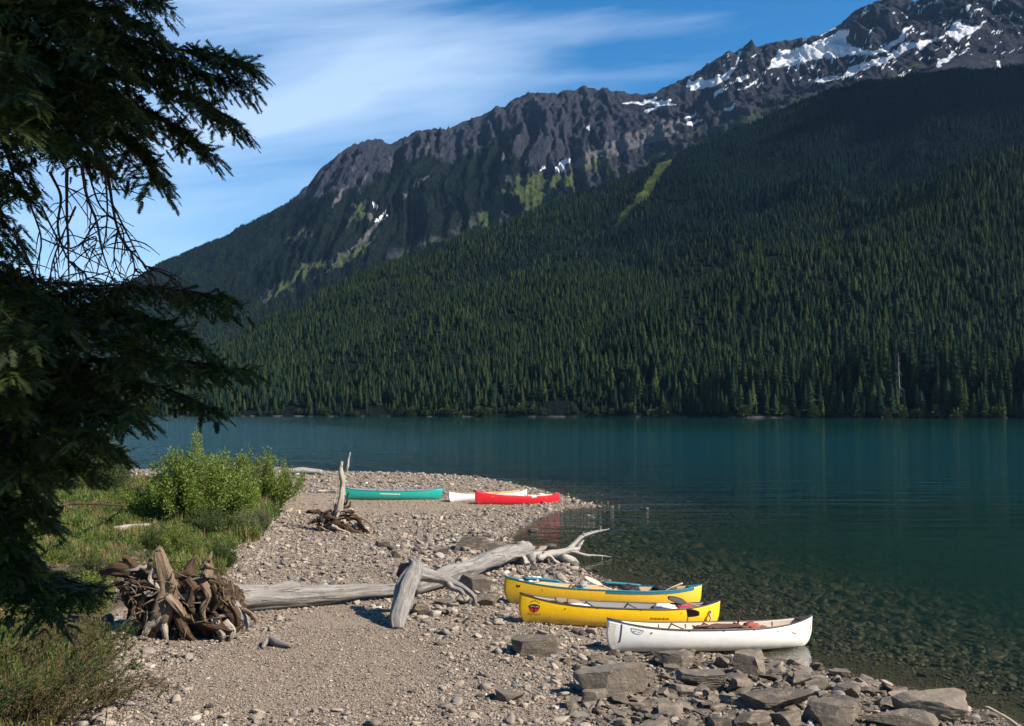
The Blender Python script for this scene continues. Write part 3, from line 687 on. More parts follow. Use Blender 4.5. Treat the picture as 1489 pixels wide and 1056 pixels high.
def terrain_z(px, D):
    """height of the mountain mesh by bilinear lookup"""
    ci = np.clip(np.searchsorted(pc, px)-1, 0, len(pc)-2); u = (px-pc[ci])/(pc[ci+1]-pc[ci])
    out = np.zeros(len(px))
    for k in range(len(px)):
        c0 = ci[k]; col = mD[:, c0]*(1-u[k])+mD[:, c0+1]*u[k]; zc = mZ[:, c0]*(1-u[k])+mZ[:, c0+1]*u[k]
        out[k] = np.interp(D[k], col, zc)
    return out
def forest_points():
    R = np.random.default_rng(3)
    dc = (pc[1]-pc[0])/FPX
    dD = np.diff(mD, axis=0)[:, :-1]; area = dD*mD[:-1, :-1]*dc
    rg = reg[:-1, :-1]; fo = forest[:-1, :-1]
    inx = (mPX[:-1, :-1] > -60) & (mPX[:-1, :-1] < 1560)
    shorey = np.clip((mD-D0)/120, 0, 1)[:-1, :-1]
    dens = np.where(rg == 0, 1/21.0, np.where(rg == 1, 1/100.0, np.where(rg == 2, 1/58.0, 0)))*np.clip(1.05+1.5*fbm(mX/34, mY/50, 0, 3, 77)[:-1, :-1], .55, 1.9)
    dens = np.where((rg == 1) & (aa[:-1, :-1] < .7), 0, dens)
    # sides of the far wall that never show
    vis = (mPY[:-1, :-1] < (y1-6)[None, :-1]) | (rg < 2)
    lam = area*dens*np.minimum(np.sqrt(1+(np.diff(mZ, axis=0)[:, :-1]/np.maximum(dD, .01))**2), 4)*np.where(fo > .45, fo, 0)*inx*vis*(mD[:-1, :-1] > D0[:-1]+2.0)
    k = R.poisson(lam); r, c_ = np.nonzero(k); rep = k[r, c_]; r = np.repeat(r, rep); c_ = np.repeat(c_, rep)
    u, v = R.random(len(r)), R.random(len(r))
    bl = lambda G: (G[r, c_]*(1-u)+G[r, c_+1]*u)*(1-v)+(G[r+1, c_]*(1-u)+G[r+1, c_+1]*u)*v
    x, y, z = bl(mX), bl(mY), bl(mZ); p = CX+x/y*FPX
    sh = np.clip((y-np.interp(p, pc, D0)), 0, None)
    big = sstep(820, 1380, p)
    h = 9.0+2.2*big+(4+29*big)*np.exp(-sh/80.0)
    h = np.where(sh < 22, h*(.28+.72*sh/22), h)                       # young growth at the water's edge
    h = h*np.clip(R.normal(1.0, .27, len(h)), .42, 1.65)*(1+.35*fbm(x/60, y/90, 0, 2, 78))
    h = np.where(reg[r, c_] == 2, R.uniform(6, 12, len(h)), h)
    return np.stack([x, y, z-.3], -1), h, sh, p
fpos, fh, fsh, fpx = forest_points()
app = fh/fpos[:, 1]*np.where((fpx > 5) & (fpx < 1484) & (fpx > 250), 1, .01)
order = np.argsort(-app); near, rest = order[:290], order[290:]
RF = np.random.default_rng(12)
def full_conifer(seed, width, mat_):
    R = np.random.default_rng(seed); tk, cr = conifer(seed, 13, 7, 0, width*1.02, .35); nr, ns = 15, 10
    t = np.linspace(.05, 1, nr)[:, None]; th = np.linspace(0, 2*math.pi, ns, endpoint=False)[None]
    r = width*.80*(1-t)**.8*(.55+.45*np.minimum(1, (t-.05)/.12+.25))*(1+.38*fbm(np.cos(th)*1.3+t*5, np.sin(th)*1.3+0*t, seed*1.7+t*7, 3, seed))*(1+.22*np.where(np.arange(nr)[:, None] % 2 == 0, 1, -1))
    V = np.stack([r*np.cos(th), r*np.sin(th), t+0*th], -1).reshape(-1, 3); i = np.arange(nr-1)[:, None]*ns; j = np.arange(ns)[None]; k = (j+1) % ns
    F = np.stack([i+j, i+k, i+ns+k, i+ns+j], -1).reshape(-1, 4); cr.add(V, F, .35)
    if not mat_: return tk, cr
    o = join_proto('conifer', tk, cr, [MAT['limb'], mat_]); o.data.polygons.foreach_set('use_smooth', np.array([len(p_.vertices) == 4 for p_ in o.data.polygons])); return o
def shade_mix(P_):
    # darker needles paint shade bands into gullies and upper slopes; lighter on ribs, shore
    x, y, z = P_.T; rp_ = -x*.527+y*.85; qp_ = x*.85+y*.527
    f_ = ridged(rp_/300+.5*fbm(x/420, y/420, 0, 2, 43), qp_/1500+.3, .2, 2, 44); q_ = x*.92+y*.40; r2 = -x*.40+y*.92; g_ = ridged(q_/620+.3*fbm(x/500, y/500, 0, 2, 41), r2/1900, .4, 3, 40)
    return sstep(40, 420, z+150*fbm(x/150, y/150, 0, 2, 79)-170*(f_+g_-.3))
protos = [full_conifer(100+i, .155+.03*(i % 3), MAT['conifer'] if i < 6 else MAT['conifer_shade']) for i in range(12)]
sc = fh[rest]; wd = RF.uniform(.85, 1.3, len(rest))
scatter('distant_forest', protos, fpos[rest], np.stack([sc*wd, sc*wd, sc], -1), np.stack([0*sc, 0*sc, RF.uniform(0, 6.28, len(sc))], -1), RF.integers(0, 6, len(sc))+6*(RF.random(len(sc)) < shade_mix(fpos[rest])),
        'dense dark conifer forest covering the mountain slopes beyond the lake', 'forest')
roots = []
for i in range(6):
    t0 = thing('conifer', (0, 0, 0), 'tall dark green conifer standing in the forest edge on the far lake shore', 'conifer', 'tall conifers along the far shore')
    tk, cr = conifer(200+i, 34, 10, 4, .135+.02*(i % 3), .42, top=.03, bare=.04+.05*(i % 2)); nr, ns = 22, 10; wd_ = (.135+.02*(i % 3))*.62
    t_ = np.linspace(.07, .98, nr)[:, None]; th_ = np.linspace(0, 2*math.pi, ns, endpoint=False)[None]
    r_ = wd_*(1-t_)**.8*(.5+.5*np.minimum(1, (t_-.07)/.15+.3))*(1+.45*fbm(np.cos(th_)*1.6+t_*6, np.sin(th_)*1.6+0*t_, i*1.7+t_*9, 3, i))*(1+.25*np.where(np.arange(nr)[:, None] % 2 == 0, 1, -1))
    ii = np.arange(nr-1)[:, None]*ns; jj = np.arange(ns)[None]; kk = (jj+1) % ns
    cr.add(np.stack([r_*np.cos(th_), r_*np.sin(th_), t_+0*th_], -1).reshape(-1, 3), np.stack([ii+jj, ii+kk, ii+ns+kk, ii+ns+jj], -1).reshape(-1, 4), .3)
    tk.build('trunk', MAT['limb'], t0); cr.build('crown', MAT['conifer'], t0, smooth=False); roots.append(t0)
for n_, i in enumerate(near):
    w_ = fh[i]*RF.uniform(.85, 1.15)
    if n_ < 6:
        o = roots[n_]; o.location = [float(v) for v in fpos[i]]; o.scale = (w_, w_, fh[i]); o.rotation_euler[2] = RF.uniform(0, 6.28)
    else: dup(roots[n_ % 6], fpos[i], RF.uniform(0, 6.28), (w_, w_, fh[i]))
print('forest', len(rest), 'near', len(near))

# ------------------------------------------------------------------ canoes
class Hull:
    def __init__(s, L, B, D, rise, r=.24, full=2.3):
        s.L, s.B, s.D, s.rise, s.r, s.full = L, B, D, rise, r, full
        us = np.linspace(-1, 1, 97); us = np.sign(us)*np.abs(us)**.85
        th = np.linspace(0, math.pi/2, 19)
        s.us, s.th = us, th
        U, T = np.meshgrid(us, th, indexing='ij'); s.P = s.pt(U, T)
    def pt(s, U, T):
        au = np.abs(U)
        p = 0.62+.55*au**3; q = .80+.5*au**4
        v = 1-np.cos(T)**(1.15/q*1.0)
        v = np.clip(v, 0, 1)
        w = np.clip(1-v/.6, 0, 1)
        hl = s.L/2-s.r*(1-np.sqrt(np.clip(1-w*w, 0, 1)))
        b = s.B/2*np.clip(1-au**s.full, 0, 1)**.82
        zs = s.D+s.rise*au**3.4; zk = .035*au**4
        x = U*hl; y = b*np.sin(T)**p*(1-.03*v); z = zk+(zs-zk)*v
        return np.stack([x, y, z], -1)
    def side_y(s, x, z):
        """half breadth of the hull at (x, z)"""
        x = np.asarray(x, float); z = np.asarray(z, float); P = s.P.reshape(-1, 3); sh = x.shape
        x = x.ravel(); z = z.ravel(); out = np.zeros(len(x))
        for i in range(len(x)):
            d = (P[:, 0]-x[i])**2+(P[:, 2]-z[i])**2; k = np.argsort(d)[:4]; w = 1/(d[k]+1e-6); out[i] = (P[k, 1]*w).sum()/w.sum()
        return out.reshape(sh)
    def sheer(s, u): return s.pt(np.asarray(u, float), np.full(np.shape(u), math.pi/2))
def canoe(name, label, A, B_, hullmat, inmat, trim, wood, beam=.88, depth=.40, rise=.30, r=.24, thw=(-.28, .02, .3), seats=(-.62, .56), roll=0.0, sink=0.0, seat_mat=None):
    A = np.asarray(A, float); B_ = np.asarray(B_, float); L = float(np.linalg.norm(B_-A)); d = (B_-A)/L
    root = thing(name, (A+B_)/2-np.array([0, 0, sink]), label, 'canoe')
    yaw = math.atan2(d[1], d[0]); pitch = -math.asin(d[2])
    root.rotation_euler = (roll, pitch, yaw)
    h = Hull(L, beam, depth, rise, r)
    nu, nt = len(h.us), len(h.th)
    R_ = h.P; Lf = h.P*np.array([1, -1, 1])
    V = np.concatenate([R_[:, ::-1], Lf[:, 1:]], 1)      # right gunwale -> keel -> left gunwale
    nc = V.shape[1]
    f = grid_faces(nu, nc)
    m = hullmat
    ho = mk('hull', V.reshape(-1, 3), f, None, root, True, mats=[hullmat, inmat])
    me = ho.data; b = bmesh.new(); b.from_mesh(me); bmesh.ops.remove_doubles(b, verts=b.verts, dist=.0015); bmesh.ops.recalc_face_normals(b, faces=b.faces); b.to_mesh(me); b.free()
    so_ = ho.modifiers.new('shell', 'SOLIDIFY'); so_.thickness = .016; so_.offset = -1; so_.material_offset = 1; so_.use_even_offset = False
    us = np.linspace(-1, 1, 61)
    for sgn in (1, -1):
        g = MB(); S = h.sheer(us)*np.array([1, sgn, 1]); S[:, 2] += .006; tube(g, S, [.013, .02, .02, .02, .013], 61, 8, flat=1.0); g.build('gunwale', trim, root)
    for e in (-1, 1):
        g = MB(); uu = np.linspace(.86, 1.0, 8)*e; S = h.sheer(uu); S2 = S*np.array([1, -1, 1])
        top = np.concatenate([S, S2]); top[:, 2] += .012; low = top.copy(); low[:, 2] -= .02
        n = 8; F = []
        for i in range(n-1):
            F += [[i, i+1, n+i+1, n+i], [2*n+i, 3*n+i, 3*n+i+1, 2*n+i+1]]
        F += [[0, n, 3*n, 2*n]]
        g.add(np.vstack([top, low]), np.array(F)); g.build('deck_plate', trim, root, smooth=False)
    for u in thw:
        P = h.sheer(np.array(u)); g = MB(); tube(g, [(P[0], -P[1], P[2]-.02), (P[0], 0, P[2]-.028), (P[0], P[1], P[2]-.02)], [.03, .022, .03], 9, 8, flat=.55); g.build('thwart', wood, root)
    for u in seats:
        P = h.sheer(np.array(u)); P2 = h.pt(np.array(u), np.array(1.15)); g = MB()
        for k in (-.12, .12): tube(g, [(P[0]+k, -P[1]*.94, P[2]-.10), (P[0]+k, P[1]*.94, P[2]-.10)], [.02, .02], 4, 6)
        box(g, (P[0], 0, P[2]-.085), .24, P[1]*1.35, .018, bev=.004); g.build('seat', seat_mat or wood, root, smooth=False)
    root.rotation_mode = 'XYZ'
    Mx = Matrix.LocRotScale(root.location, root.rotation_euler, None)
    return root, h, Mx
def world(Mx, p): return np.array((Mx@Vector([float(q) for q in p]))[:])
def ribbon(h, pts, w, off=.004, side=-1, n=24):
    """flat painted stroke on the hull skin through (x,z) points"""
    C = spline(pts, n); T = np.gradient(C, axis=0); T /= np.linalg.norm(T, axis=1)[:, None]+1e-9
    N = np.stack([-T[:, 1], T[:, 0]], -1); a_, b_ = C+N*w/2, C-N*w/2
    P = np.concatenate([a_, b_]); y = h.side_y(P[:, 0], P[:, 1])+off
    V = np.stack([P[:, 0], side*y, P[:, 1]], -1); i = np.arange(n-1)
    return V, np.stack([i, i+1, n+i+1, n+i], -1)
def disc(h, cx, cz, rx, rz, off=.004, side=-1, a0=0, a1=2*math.pi, n=28, rings=4, r0=0.0):
    th = np.linspace(a0, a1, n); rr = np.linspace(max(r0, .01), 1, rings); A_, R_ = np.meshgrid(th, rr)
    x = cx+rx*R_*np.cos(A_); z = cz+rz*R_*np.sin(A_); y = h.side_y(x, z)+off
    return np.stack([x, side*y, z], -1).reshape(-1, 3), grid_faces(rings, n)
def marks(root, name, mat_, items):
    g = MB()
    for V, F in items: g.add(V, F)
    return g.build(name, mat_, root)
CM = {'yellow': m_hull('yellow_gelcoat', (.86, .50, .006), (.50, .34, .12)), 'amber': m_hull('amber_gelcoat', (.74, .43, .022), (.50, .36, .18)),
      'white': m_hull('white_gelcoat', (.80, .79, .75), (.50, .42, .28)), 'teal': m_hull('green_gelcoat', (.012, .33, .27), (.05, .22, .18)),
      'red': m_hull('red_gelcoat', (.62, .012, .030), (.42, .03, .04)), 'greywhite': m_hull('pale_gelcoat', (.70, .71, .73), (.45, .42, .36)),
      'in_grey': m_plain('grey_hull_lining', (.26, .25, .23), .7), 'in_tan': m_plain('tan_hull_lining', (.62, .42, .20), .6), 'in_cream': m_plain('cream_hull_lining', (.62, .52, .42), .6),
      'in_wood': m_plain('wooden_hull_lining', (.55, .30, .10), .55), 'black': m_plain('dark_trim', (.030, .026, .024), .45, .4, var=.4), 'brown': m_plain('dark_brown_trim', (.055, .035, .030), .5, .4),
      'tealtrim': m_plain('blue_green_trim', (.012, .13, .18), .5, .4), 'wood': m_plain('varnished_wood', (.42, .24, .10), .45, .4), 'redwood': m_plain('red_brown_wood', (.17, .055, .032), .45, .4), 'gear': m_plain('brown_gear', (.11, .06, .045), .8, bump=.02),
      'palewood': m_plain('pale_wood', (.62, .48, .32), .5), 'darkwood': m_plain('dark_brown_wood', (.14, .08, .04), .5), 'red': m_plain('red_cloth', (.62, .02, .06), .85), 'whitec': m_plain('white_cloth', (.74, .73, .70), .9, bump=.02),
      'ink': m_plain('black_paint', (.018, .016, .015), .6), 'decalred': m_plain('red_paint', (.60, .02, .015), .55), 'greyink': m_plain('grey_paint', (.25, .25, .24), .6), 'cream': m_plain('cream_paint', (.72, .64, .52), .5, var=.15), 'rust': m_plain('rusty_red_paint', (.30, .07, .045), .7)}
CM['redhull'] = m_hull('red_gelcoat', (.50, .006, .016), (.34, .02, .025))
def canoe_ends(lpx, lpy, rpx, rpy, lz=None, rz=-.06):
    A = at(lpx, lpy); A[2] -= .01
    D = (CAM_H)*FPX/(rpy-HY); B = np.array([(rpx-CX)/FPX*D, D, rz]); return A, B
# white canoe, nearest the camera
A, B = canoe_ends(880, 949, 1179, 938); WA = A
wr_, wh, WM = canoe('white_canoe', 'white canoe with dark brown gunwales lying nearest the large flat rocks, stern in the water', A, B, CM['white'], CM['in_cream'], CM['brown'], CM['redwood'], beam=.92, depth=.55, rise=.21, r=.24, thw=(-.32, .0, .30), seats=(-.6, .52))
hl = wh.L/2
marks(wr_, 'bow_panel', CM['cream'], [ribbon(wh, [(-hl+.15, .20), (-hl+.10, .45), (-hl+.12, .66)], .14, .003)])
marks(wr_, 'bow_line', CM['brown'], [ribbon(wh, [(-hl+.30, .655), (-hl+.295, .45), (-hl+.29, .265)], .030, .005), ribbon(wh, [(-hl+.30, .265), (-hl+.255, .258)], .026, .006, n=4)])
th = np.linspace(0, 2*math.pi, 25)
marks(wr_, 'oval_emblem', CM['greyink'], [ribbon(wh, [(-hl+.50, .575), (-hl+.62, .56), (-hl+.78, .53)], .014, .005), ribbon(wh, [(-hl+.50, .575), (-hl+.53, .50), (-hl+.62, .455), (-hl+.72, .46), (-hl+.78, .53)], .014, .005), ribbon(wh, [(-hl+.55, .53), (-hl+.60, .50), (-hl+.62, .535)], .012, .005), ribbon(wh, [(-hl+.65, .50), (-hl+.70, .495), (-hl+.72, .52)], .012, .005)])
marks(wr_, 'stern_mark', CM['rust'], [ribbon(wh, [(hl-.72, .44), (hl-.69, .40), (hl-.65, .43)], .02, .005), ribbon(wh, [(hl-.66, .40), (hl-.60, .38), (hl-.60, .44)], .018, .005), ribbon(wh, [(hl-.10, .60), (hl-.075, .52), (hl-.07, .43), (hl-.10, .38)], .026, .006)])
for u in (-.45, -.18, .12, .42, .66):
    P = wh.sheer(np.array(u)); g = MB(); tube(g, [(P[0], P[1]*.97, P[2]-.03), (P[0], P[1]*.93, P[2]*.55), (P[0], P[1]*.62, .10)], [.022, .022, .02], 8, 6); g.build('rib', CM['redwood'], wr_)
# front yellow canoe
A, B = canoe_ends(752, 907, 1044, 913)
yr, yh, YM = canoe('yellow_canoe', 'bright yellow canoe with black gunwales and a round red emblem on its bow', A, B, CM['yellow'], CM['in_grey'], CM['black'], CM['darkwood'], beam=.92, depth=.54, rise=.22, r=.28, thw=(-.30, .12), seats=(-.55, .5))
hl = yh.L/2; ex, ez = -hl+.36, .455
marks(yr, 'round_emblem', CM['decalred'], [disc(yh, ex, ez, .125, .135, .004, a0=math.pi*1.0, a1=math.pi*2.05)])
marks(yr, 'emblem_band', CM['ink'], [disc(yh, ex-.005, ez+.015, .13, .055, .007), ribbon(yh, [(ex-.005, ez-.06), (ex, ez-.12)], .03, .007, n=6)])
marks(yr, 'emblem_detail', CM['whitec'], [ribbon(yh, [(ex-.085+q*.040, ez+.028), (ex-.080+q*.040, ez-.004)], .014, .010, n=4) for q in range(5)])
marks(yr, 'emblem_lettering', CM['rust'], [ribbon(yh, [(ex+.13*math.cos(q), ez+.03+.125*math.sin(q)), (ex+.13*math.cos(q-.22), ez+.03+.125*math.sin(q-.22))], .028, .006, n=4) for q in (2.45, 2.05, 1.65, 1.25, .85)])
marks(yr, 'emblem_caption', CM['ink'], [ribbon(yh, [(ex-.14+k*.062, ez-.165-.02*(k % 2)), (ex-.10+k*.062, ez-.175)], .022, .006, n=4) for k in range(5)])
tx = .62
marks(yr, 'hull_lettering', CM['ink'], [ribbon(yh, [(tx+k*.058, .325), (tx+.03+k*.058, .323)], .030-.012*(k % 2), .005, n=4) for k in range(9)]+[ribbon(yh, [(tx-.01, .300), (tx+.53, .298)], .008, .005)])
# amber canoe behind it
A, B = canoe_ends(731, 878, 1018, 886)
ar, ah, AM = canoe('amber_canoe', 'amber yellow canoe with blue green gunwales lying behind the bright yellow one', A, B, CM['amber'], CM['in_tan'], CM['tealtrim'], CM['wood'], beam=.92, depth=.55, rise=.20, r=.28, thw=(-.3, .15, .35), seats=(-.6, .55))
hl = ah.L/2
marks(ar, 'gunwale_cover', CM['tealtrim'], [ribbon(ah, [(x, .55+.20*abs(x/hl)**3.4-.035) for x in np.linspace(-.1, hl*.9, 9)], .085, .012, n=40)])
marks(ar, 'bow_mark', CM['ink'], [ribbon(ah, [(-hl+.32, .56), (-hl+.34, .50), (-hl+.38, .53)], .035, .005, n=6), ribbon(ah, [(-hl+.40, .56), (-hl+.39, .50)], .028, .005, n=5)])
# the three canoes on the far spit
A, B = at(497, 727), at(643, 727)
A[2] -= .02; B[2] -= .02
tr_, thh, TM = canoe('green_canoe', 'blue green canoe lying on the far gravel spit behind the driftwood snag', A, B, CM['teal'], CM['in_grey'], CM['tealtrim'], CM['wood'], beam=.9, depth=.56, rise=.12, roll=.05)
hl = thh.L/2
marks(tr_, 'worn_patch', CM['cream'], [ribbon(thh, [(-.85, .41), (-.3, .395), (.3, .38)], .05, .004)])
A, B = canoe_ends(690, 734, 813, 735, rz=-.05)
rr_, rh, RM = canoe('red_canoe', 'crimson red canoe at the tip of the far spit with its stern in the water', A, B, CM['redhull'], CM['in_cream'], CM['redhull'], CM['palewood'], beam=.9, depth=.56, rise=.24)
A = at(652, 731); B = np.array([.9, 60.6, .20]); A[2] -= .03
pr_, ph, PM = canoe('pale_canoe', 'pale white canoe with wooden gunwales half hidden behind the red one', A, B, CM['greywhite'], CM['in_wood'], CM['wood'], CM['wood'], beam=.9, depth=.46, rise=.16)

def paddle(name, label, grip, tip, bmat, smat, blade=.5, wide=.19, twist=0.0):
    g_, t_ = np.asarray(grip, float), np.asarray(tip, float); d = (t_-g_); L = np.linalg.norm(d); d /= L
    root = thing(name, g_, label, 'paddle'); sh = MB(); tube(sh, [(0, 0, 0), d*(L-blade*.9)], [.016, .016], 6, 8); sh.build('shaft', smat, root)
    gr_ = MB(); s = np.cross(d, [0, 0, 1]); s /= np.linalg.norm(s)+1e-9; tube(gr_, [-s*.06, s*.06], [.018, .022, .018], 6, 8); gr_.build('grip', smat, root)
    up = np.cross(s, d); s2 = s*math.cos(twist)+up*math.sin(twist); u2 = np.cross(s2, d)
    bl = MB(); n = 13; u = np.linspace(0, 1, n); w = wide/2*np.clip(np.sin(math.pi*np.clip(.06+u*.86, 0, 1))**.55, .1, 1)*np.clip(u*3.2+.18, 0, 1)
    c = d[None]*(L-blade+blade*u)[:, None]
    ths = np.linspace(0, 2*math.pi, 12, endpoint=False)
    V = c[:, None]+w[:, None, None]*np.cos(ths)[None, :, None]*s2+.011*np.sin(ths)[None, :, None]*u2
    i = np.arange(n-1)[:, None]*12; j = np.arange(12)[None]; k = (j+1) % 12
    bl.add(V.reshape(-1, 3), [np.stack([i+j, i+k, i+12+k, i+12+j], -1).reshape(-1, 4)]+[np.array([list(range(11, -1, -1))]), np.array([list(range((n-1)*12, n*12))])])
    bl.build('blade', bmat, root); return root
def bag(name, label, c, sx, sy, sz, m_, seed, cat='bag'):
    b = bmesh.new(); bmesh.ops.create_icosphere(b, subdivisions=4, radius=1.0)
    V = np.array([v.co[:] for v in b.verts]); F = np.array([[v.index for v in f.verts] for f in b.faces]); b.free()
    n = fbm(V[:, 0]*1.7+seed, V[:, 1]*1.7, V[:, 2]*1.7, 4, seed); V = np.sign(V)*np.abs(V)**.8*(1+.55*n)[:, None]*np.array([sx, sy, sz])/2
    o = mk(name, V, F, m_); o.location = [float(q) for q in c]; return tag(o, label, cat)
# gear lying in the canoes
p = lambda x, y, z: world(YM, (x, y, z+.12))
paddle('canoe_paddle', 'brown wooden paddle with its blade up near the bow of the bright yellow canoe', p(-.35, .1, .25), p(-1.72, .18, .50), CM['darkwood'], CM['wood'], twist=1.0)
paddle('canoe_paddle', 'second brown paddle lying closer to the middle of the bright yellow canoe', p(.0, .0, .22), p(-1.45, .05, .48), CM['darkwood'], CM['wood'], twist=1.1)
paddle('canoe_paddle', 'dark paddle hanging its blade over the near gunwale of the bright yellow canoe', p(.85, .05, .30), p(1.92, -.44, .37), CM['brown'], CM['greyink'], blade=.6, wide=.24, twist=1.25)
paddle('canoe_paddle', 'black paddle blade resting on the stern of the bright yellow canoe', p(2.4, .1, .40), p(1.35, .28, .62), CM['ink'], CM['wood'], blade=.55, twist=.9)
bag('dry_bag', 'crimson bag in the stern of the bright yellow canoe', p(1.75, .08, .37), .42, .3, .18, CM['red'], 3)
bag('cloth_bundle', 'white cloth bundle beside the crimson bag in the bright yellow canoe', p(1.25, .18, .38), .55, .4, .18, CM['whitec'], 5, 'cloth')
bag('cloth_bundle', 'white cloth bundle under the paddles in the bright yellow canoe', p(-1.25, -.12, .34), .75, .34, .20, CM['whitec'], 8, 'cloth')
bag('cloth_bundle', 'long white cloth along the near side amidships in the bright yellow canoe', p(-.1, -.20, .31), 1.0, .13, .13, CM['whitec'], 9, 'cloth')
ro = MB()
q0 = [(2.28, -.17, .50), (2.30, -.18, .44), (2.26, -.20, .38), (2.31, -.20, .31), (2.27, -.20, .24), (2.31, -.19, .16), (2.29, -.18, .10)]
tube(ro, [world(YM, (q[0]+.06, q[1]-.02, q[2]+.03)) for q in q0], [.028, .032, .028], 30, 8, .35, 3)
tag(ro.build('mooring_rope', CM['palewood']), 'knotted pale rope hanging down the stern of the bright yellow canoe', 'rope')
p = lambda x, y, z: world(AM, (x, y, z+.10))
paddle('canoe_paddle', 'pale wooden paddle slanting up over the stern of the amber canoe', p(1.55, -.1, .35), p(2.28, .05, .66), CM['palewood'], CM['palewood'], blade=.7, wide=.13, twist=.9)
paddle('canoe_paddle', 'pale grey paddle slanting up amidships in the amber canoe', p(.25, .0, .38), p(-.55, .2, .70), CM['palewood'], CM['palewood'], blade=.6, wide=.14, twist=.9)
for (x0, x1, y, z, lb) in ((.05, 1.15, .40, .50, 'blue green padded tube along the far gunwale of the amber canoe'), (-2.35, -1.35, -.08, .60, 'blue green padded tube across the bow of the amber canoe')):
    g = MB(); tube(g, [p(x0, y, z+.03), p((x0+x1)/2, y-.02, z+.02), p(x1, y-.05, z)], [.040, .045, .040], 12, 12, .06, 2); tag(g.build('foam_tube', CM['tealtrim']), lb, 'foam tube')
bag('life_vest', 'dark life vest heaped amidships in the amber canoe', p(-.65, .05, .46), .36, .34, .22, CM['greyink'], 12, 'life vest')
bag('cloth_bundle', 'white cloth in the bow of the amber canoe', p(-2.0, .02, .58), .42, .3, .16, CM['whitec'], 13, 'cloth')
bag('dark_bag', 'black bag amidships in the amber canoe', p(.75, .1, .42), .55, .35, .24, CM['ink'], 15)
bag('dark_bag', 'black bag at the stern of the amber canoe', p(1.75, .1, .47), .6, .3, .26, CM['ink'], 16)
p = lambda x, y, z: world(WM, (x, y, z+.11))
paddle('canoe_paddle', 'red brown paddle standing up amidships in the white canoe', p(.62, .0, .10), p(.72, .06, .80), CM['redwood'], CM['redwood'], blade=.42, wide=.10, twist=.5)
paddle('canoe_paddle', 'dark paddle lying across the thwarts of the white canoe', p(-.45, .1, .42), p(.75, .12, .44), CM['brown'], CM['redwood'], blade=.5, wide=.18, twist=.1)
bag('gear_bundle', 'rusty brown bundle of gear amidships in the white canoe', p(.25, .05, .40), 1.0, .34, .14, CM['gear'], 21, 'gear')
bag('gear_bundle', 'rust red cloth aft of the upright paddle in the white canoe', p(1.05, .05, .40), .36, .34, .18, CM['rust'], 22, 'gear')
p = lambda x, y, z: world(RM, (x, y, z+.12))
bag('white_box', 'white cooler lid on the gunwale of the red canoe', p(.72, -.34, .42), .5, .22, .20, CM['whitec'], 31, 'cooler')
bag('white_box', 'small white bundle amidships in the red canoe', p(.1, .1, .42), .55, .3, .16, CM['whitec'], 32, 'bundle')
paddle('canoe_paddle', 'pale paddle lying over the stern of the red canoe', p(2.3, .1, .55), p(1.4, -.1, .58), CM['cream'], CM['palewood'], twist=.4)

# ------------------------------------------------------------------ driftwood
def G(px, py, h=0.0): q = at(px, py); q[2] += h; return q
# fallen log with its torn root plate
lg = thing('rootwad_log', G(335, 895), 'long grey driftwood log with a torn up brown root plate at its left end', 'driftwood log')
def local(root, pts): return [np.asarray(q, float)-np.array(root.location[:]) for q in pts]
mb = MB(); tube(mb, local(lg, [G(300, 897, .46), G(345, 893, .40), G(420, 885, .34), G(500, 878, .30), G(560, 871, .28), G(606, 866, .22)]), [.33, .29, .24, .20, .165, .14], 90, 40, .22, 4, kink=.25)
mb.build('trunk', MAT['drift'], lg)
mb = MB(); tube(mb, local(lg, [G(385, 889, .50), G(420, 886, .56), G(446, 882, .52)]), [.10, .13, .02], 14, 12, .2, 9); mb.build('branch_stub', MAT['drift'], lg)
YR = float(G(265, 925)[1])
b = bmesh.new(); bmesh.ops.create_icosphere(b, subdivisions=7, radius=1.0); V = np.array([v.co[:] for v in b.verts]); F = np.array([[v.index for v in f.verts] for f in b.faces]); b.free()
n = .55*ridged(V[:, 0]*1.5, V[:, 1]*1.5, V[:, 2]*1.1, 5, 81, .6)+.25*fbm(V[:, 0]*5, V[:, 1]*5, V[:, 2]*5, 4, 82)+.22*ridged(V[:, 0]*7, V[:, 1]*7, V[:, 2]*3.5, 4, 83)
V = V*(1+.55*n)[:, None]*np.array([.84, .46, .66])
c0 = ray(286, 886, YR+.25); o = mk('root_plate', V+c0-np.array(lg.location[:]), F, MAT['root'], lg, uv=np.stack([V[:, 0]*1.5, V[:, 2]*1.5], -1))
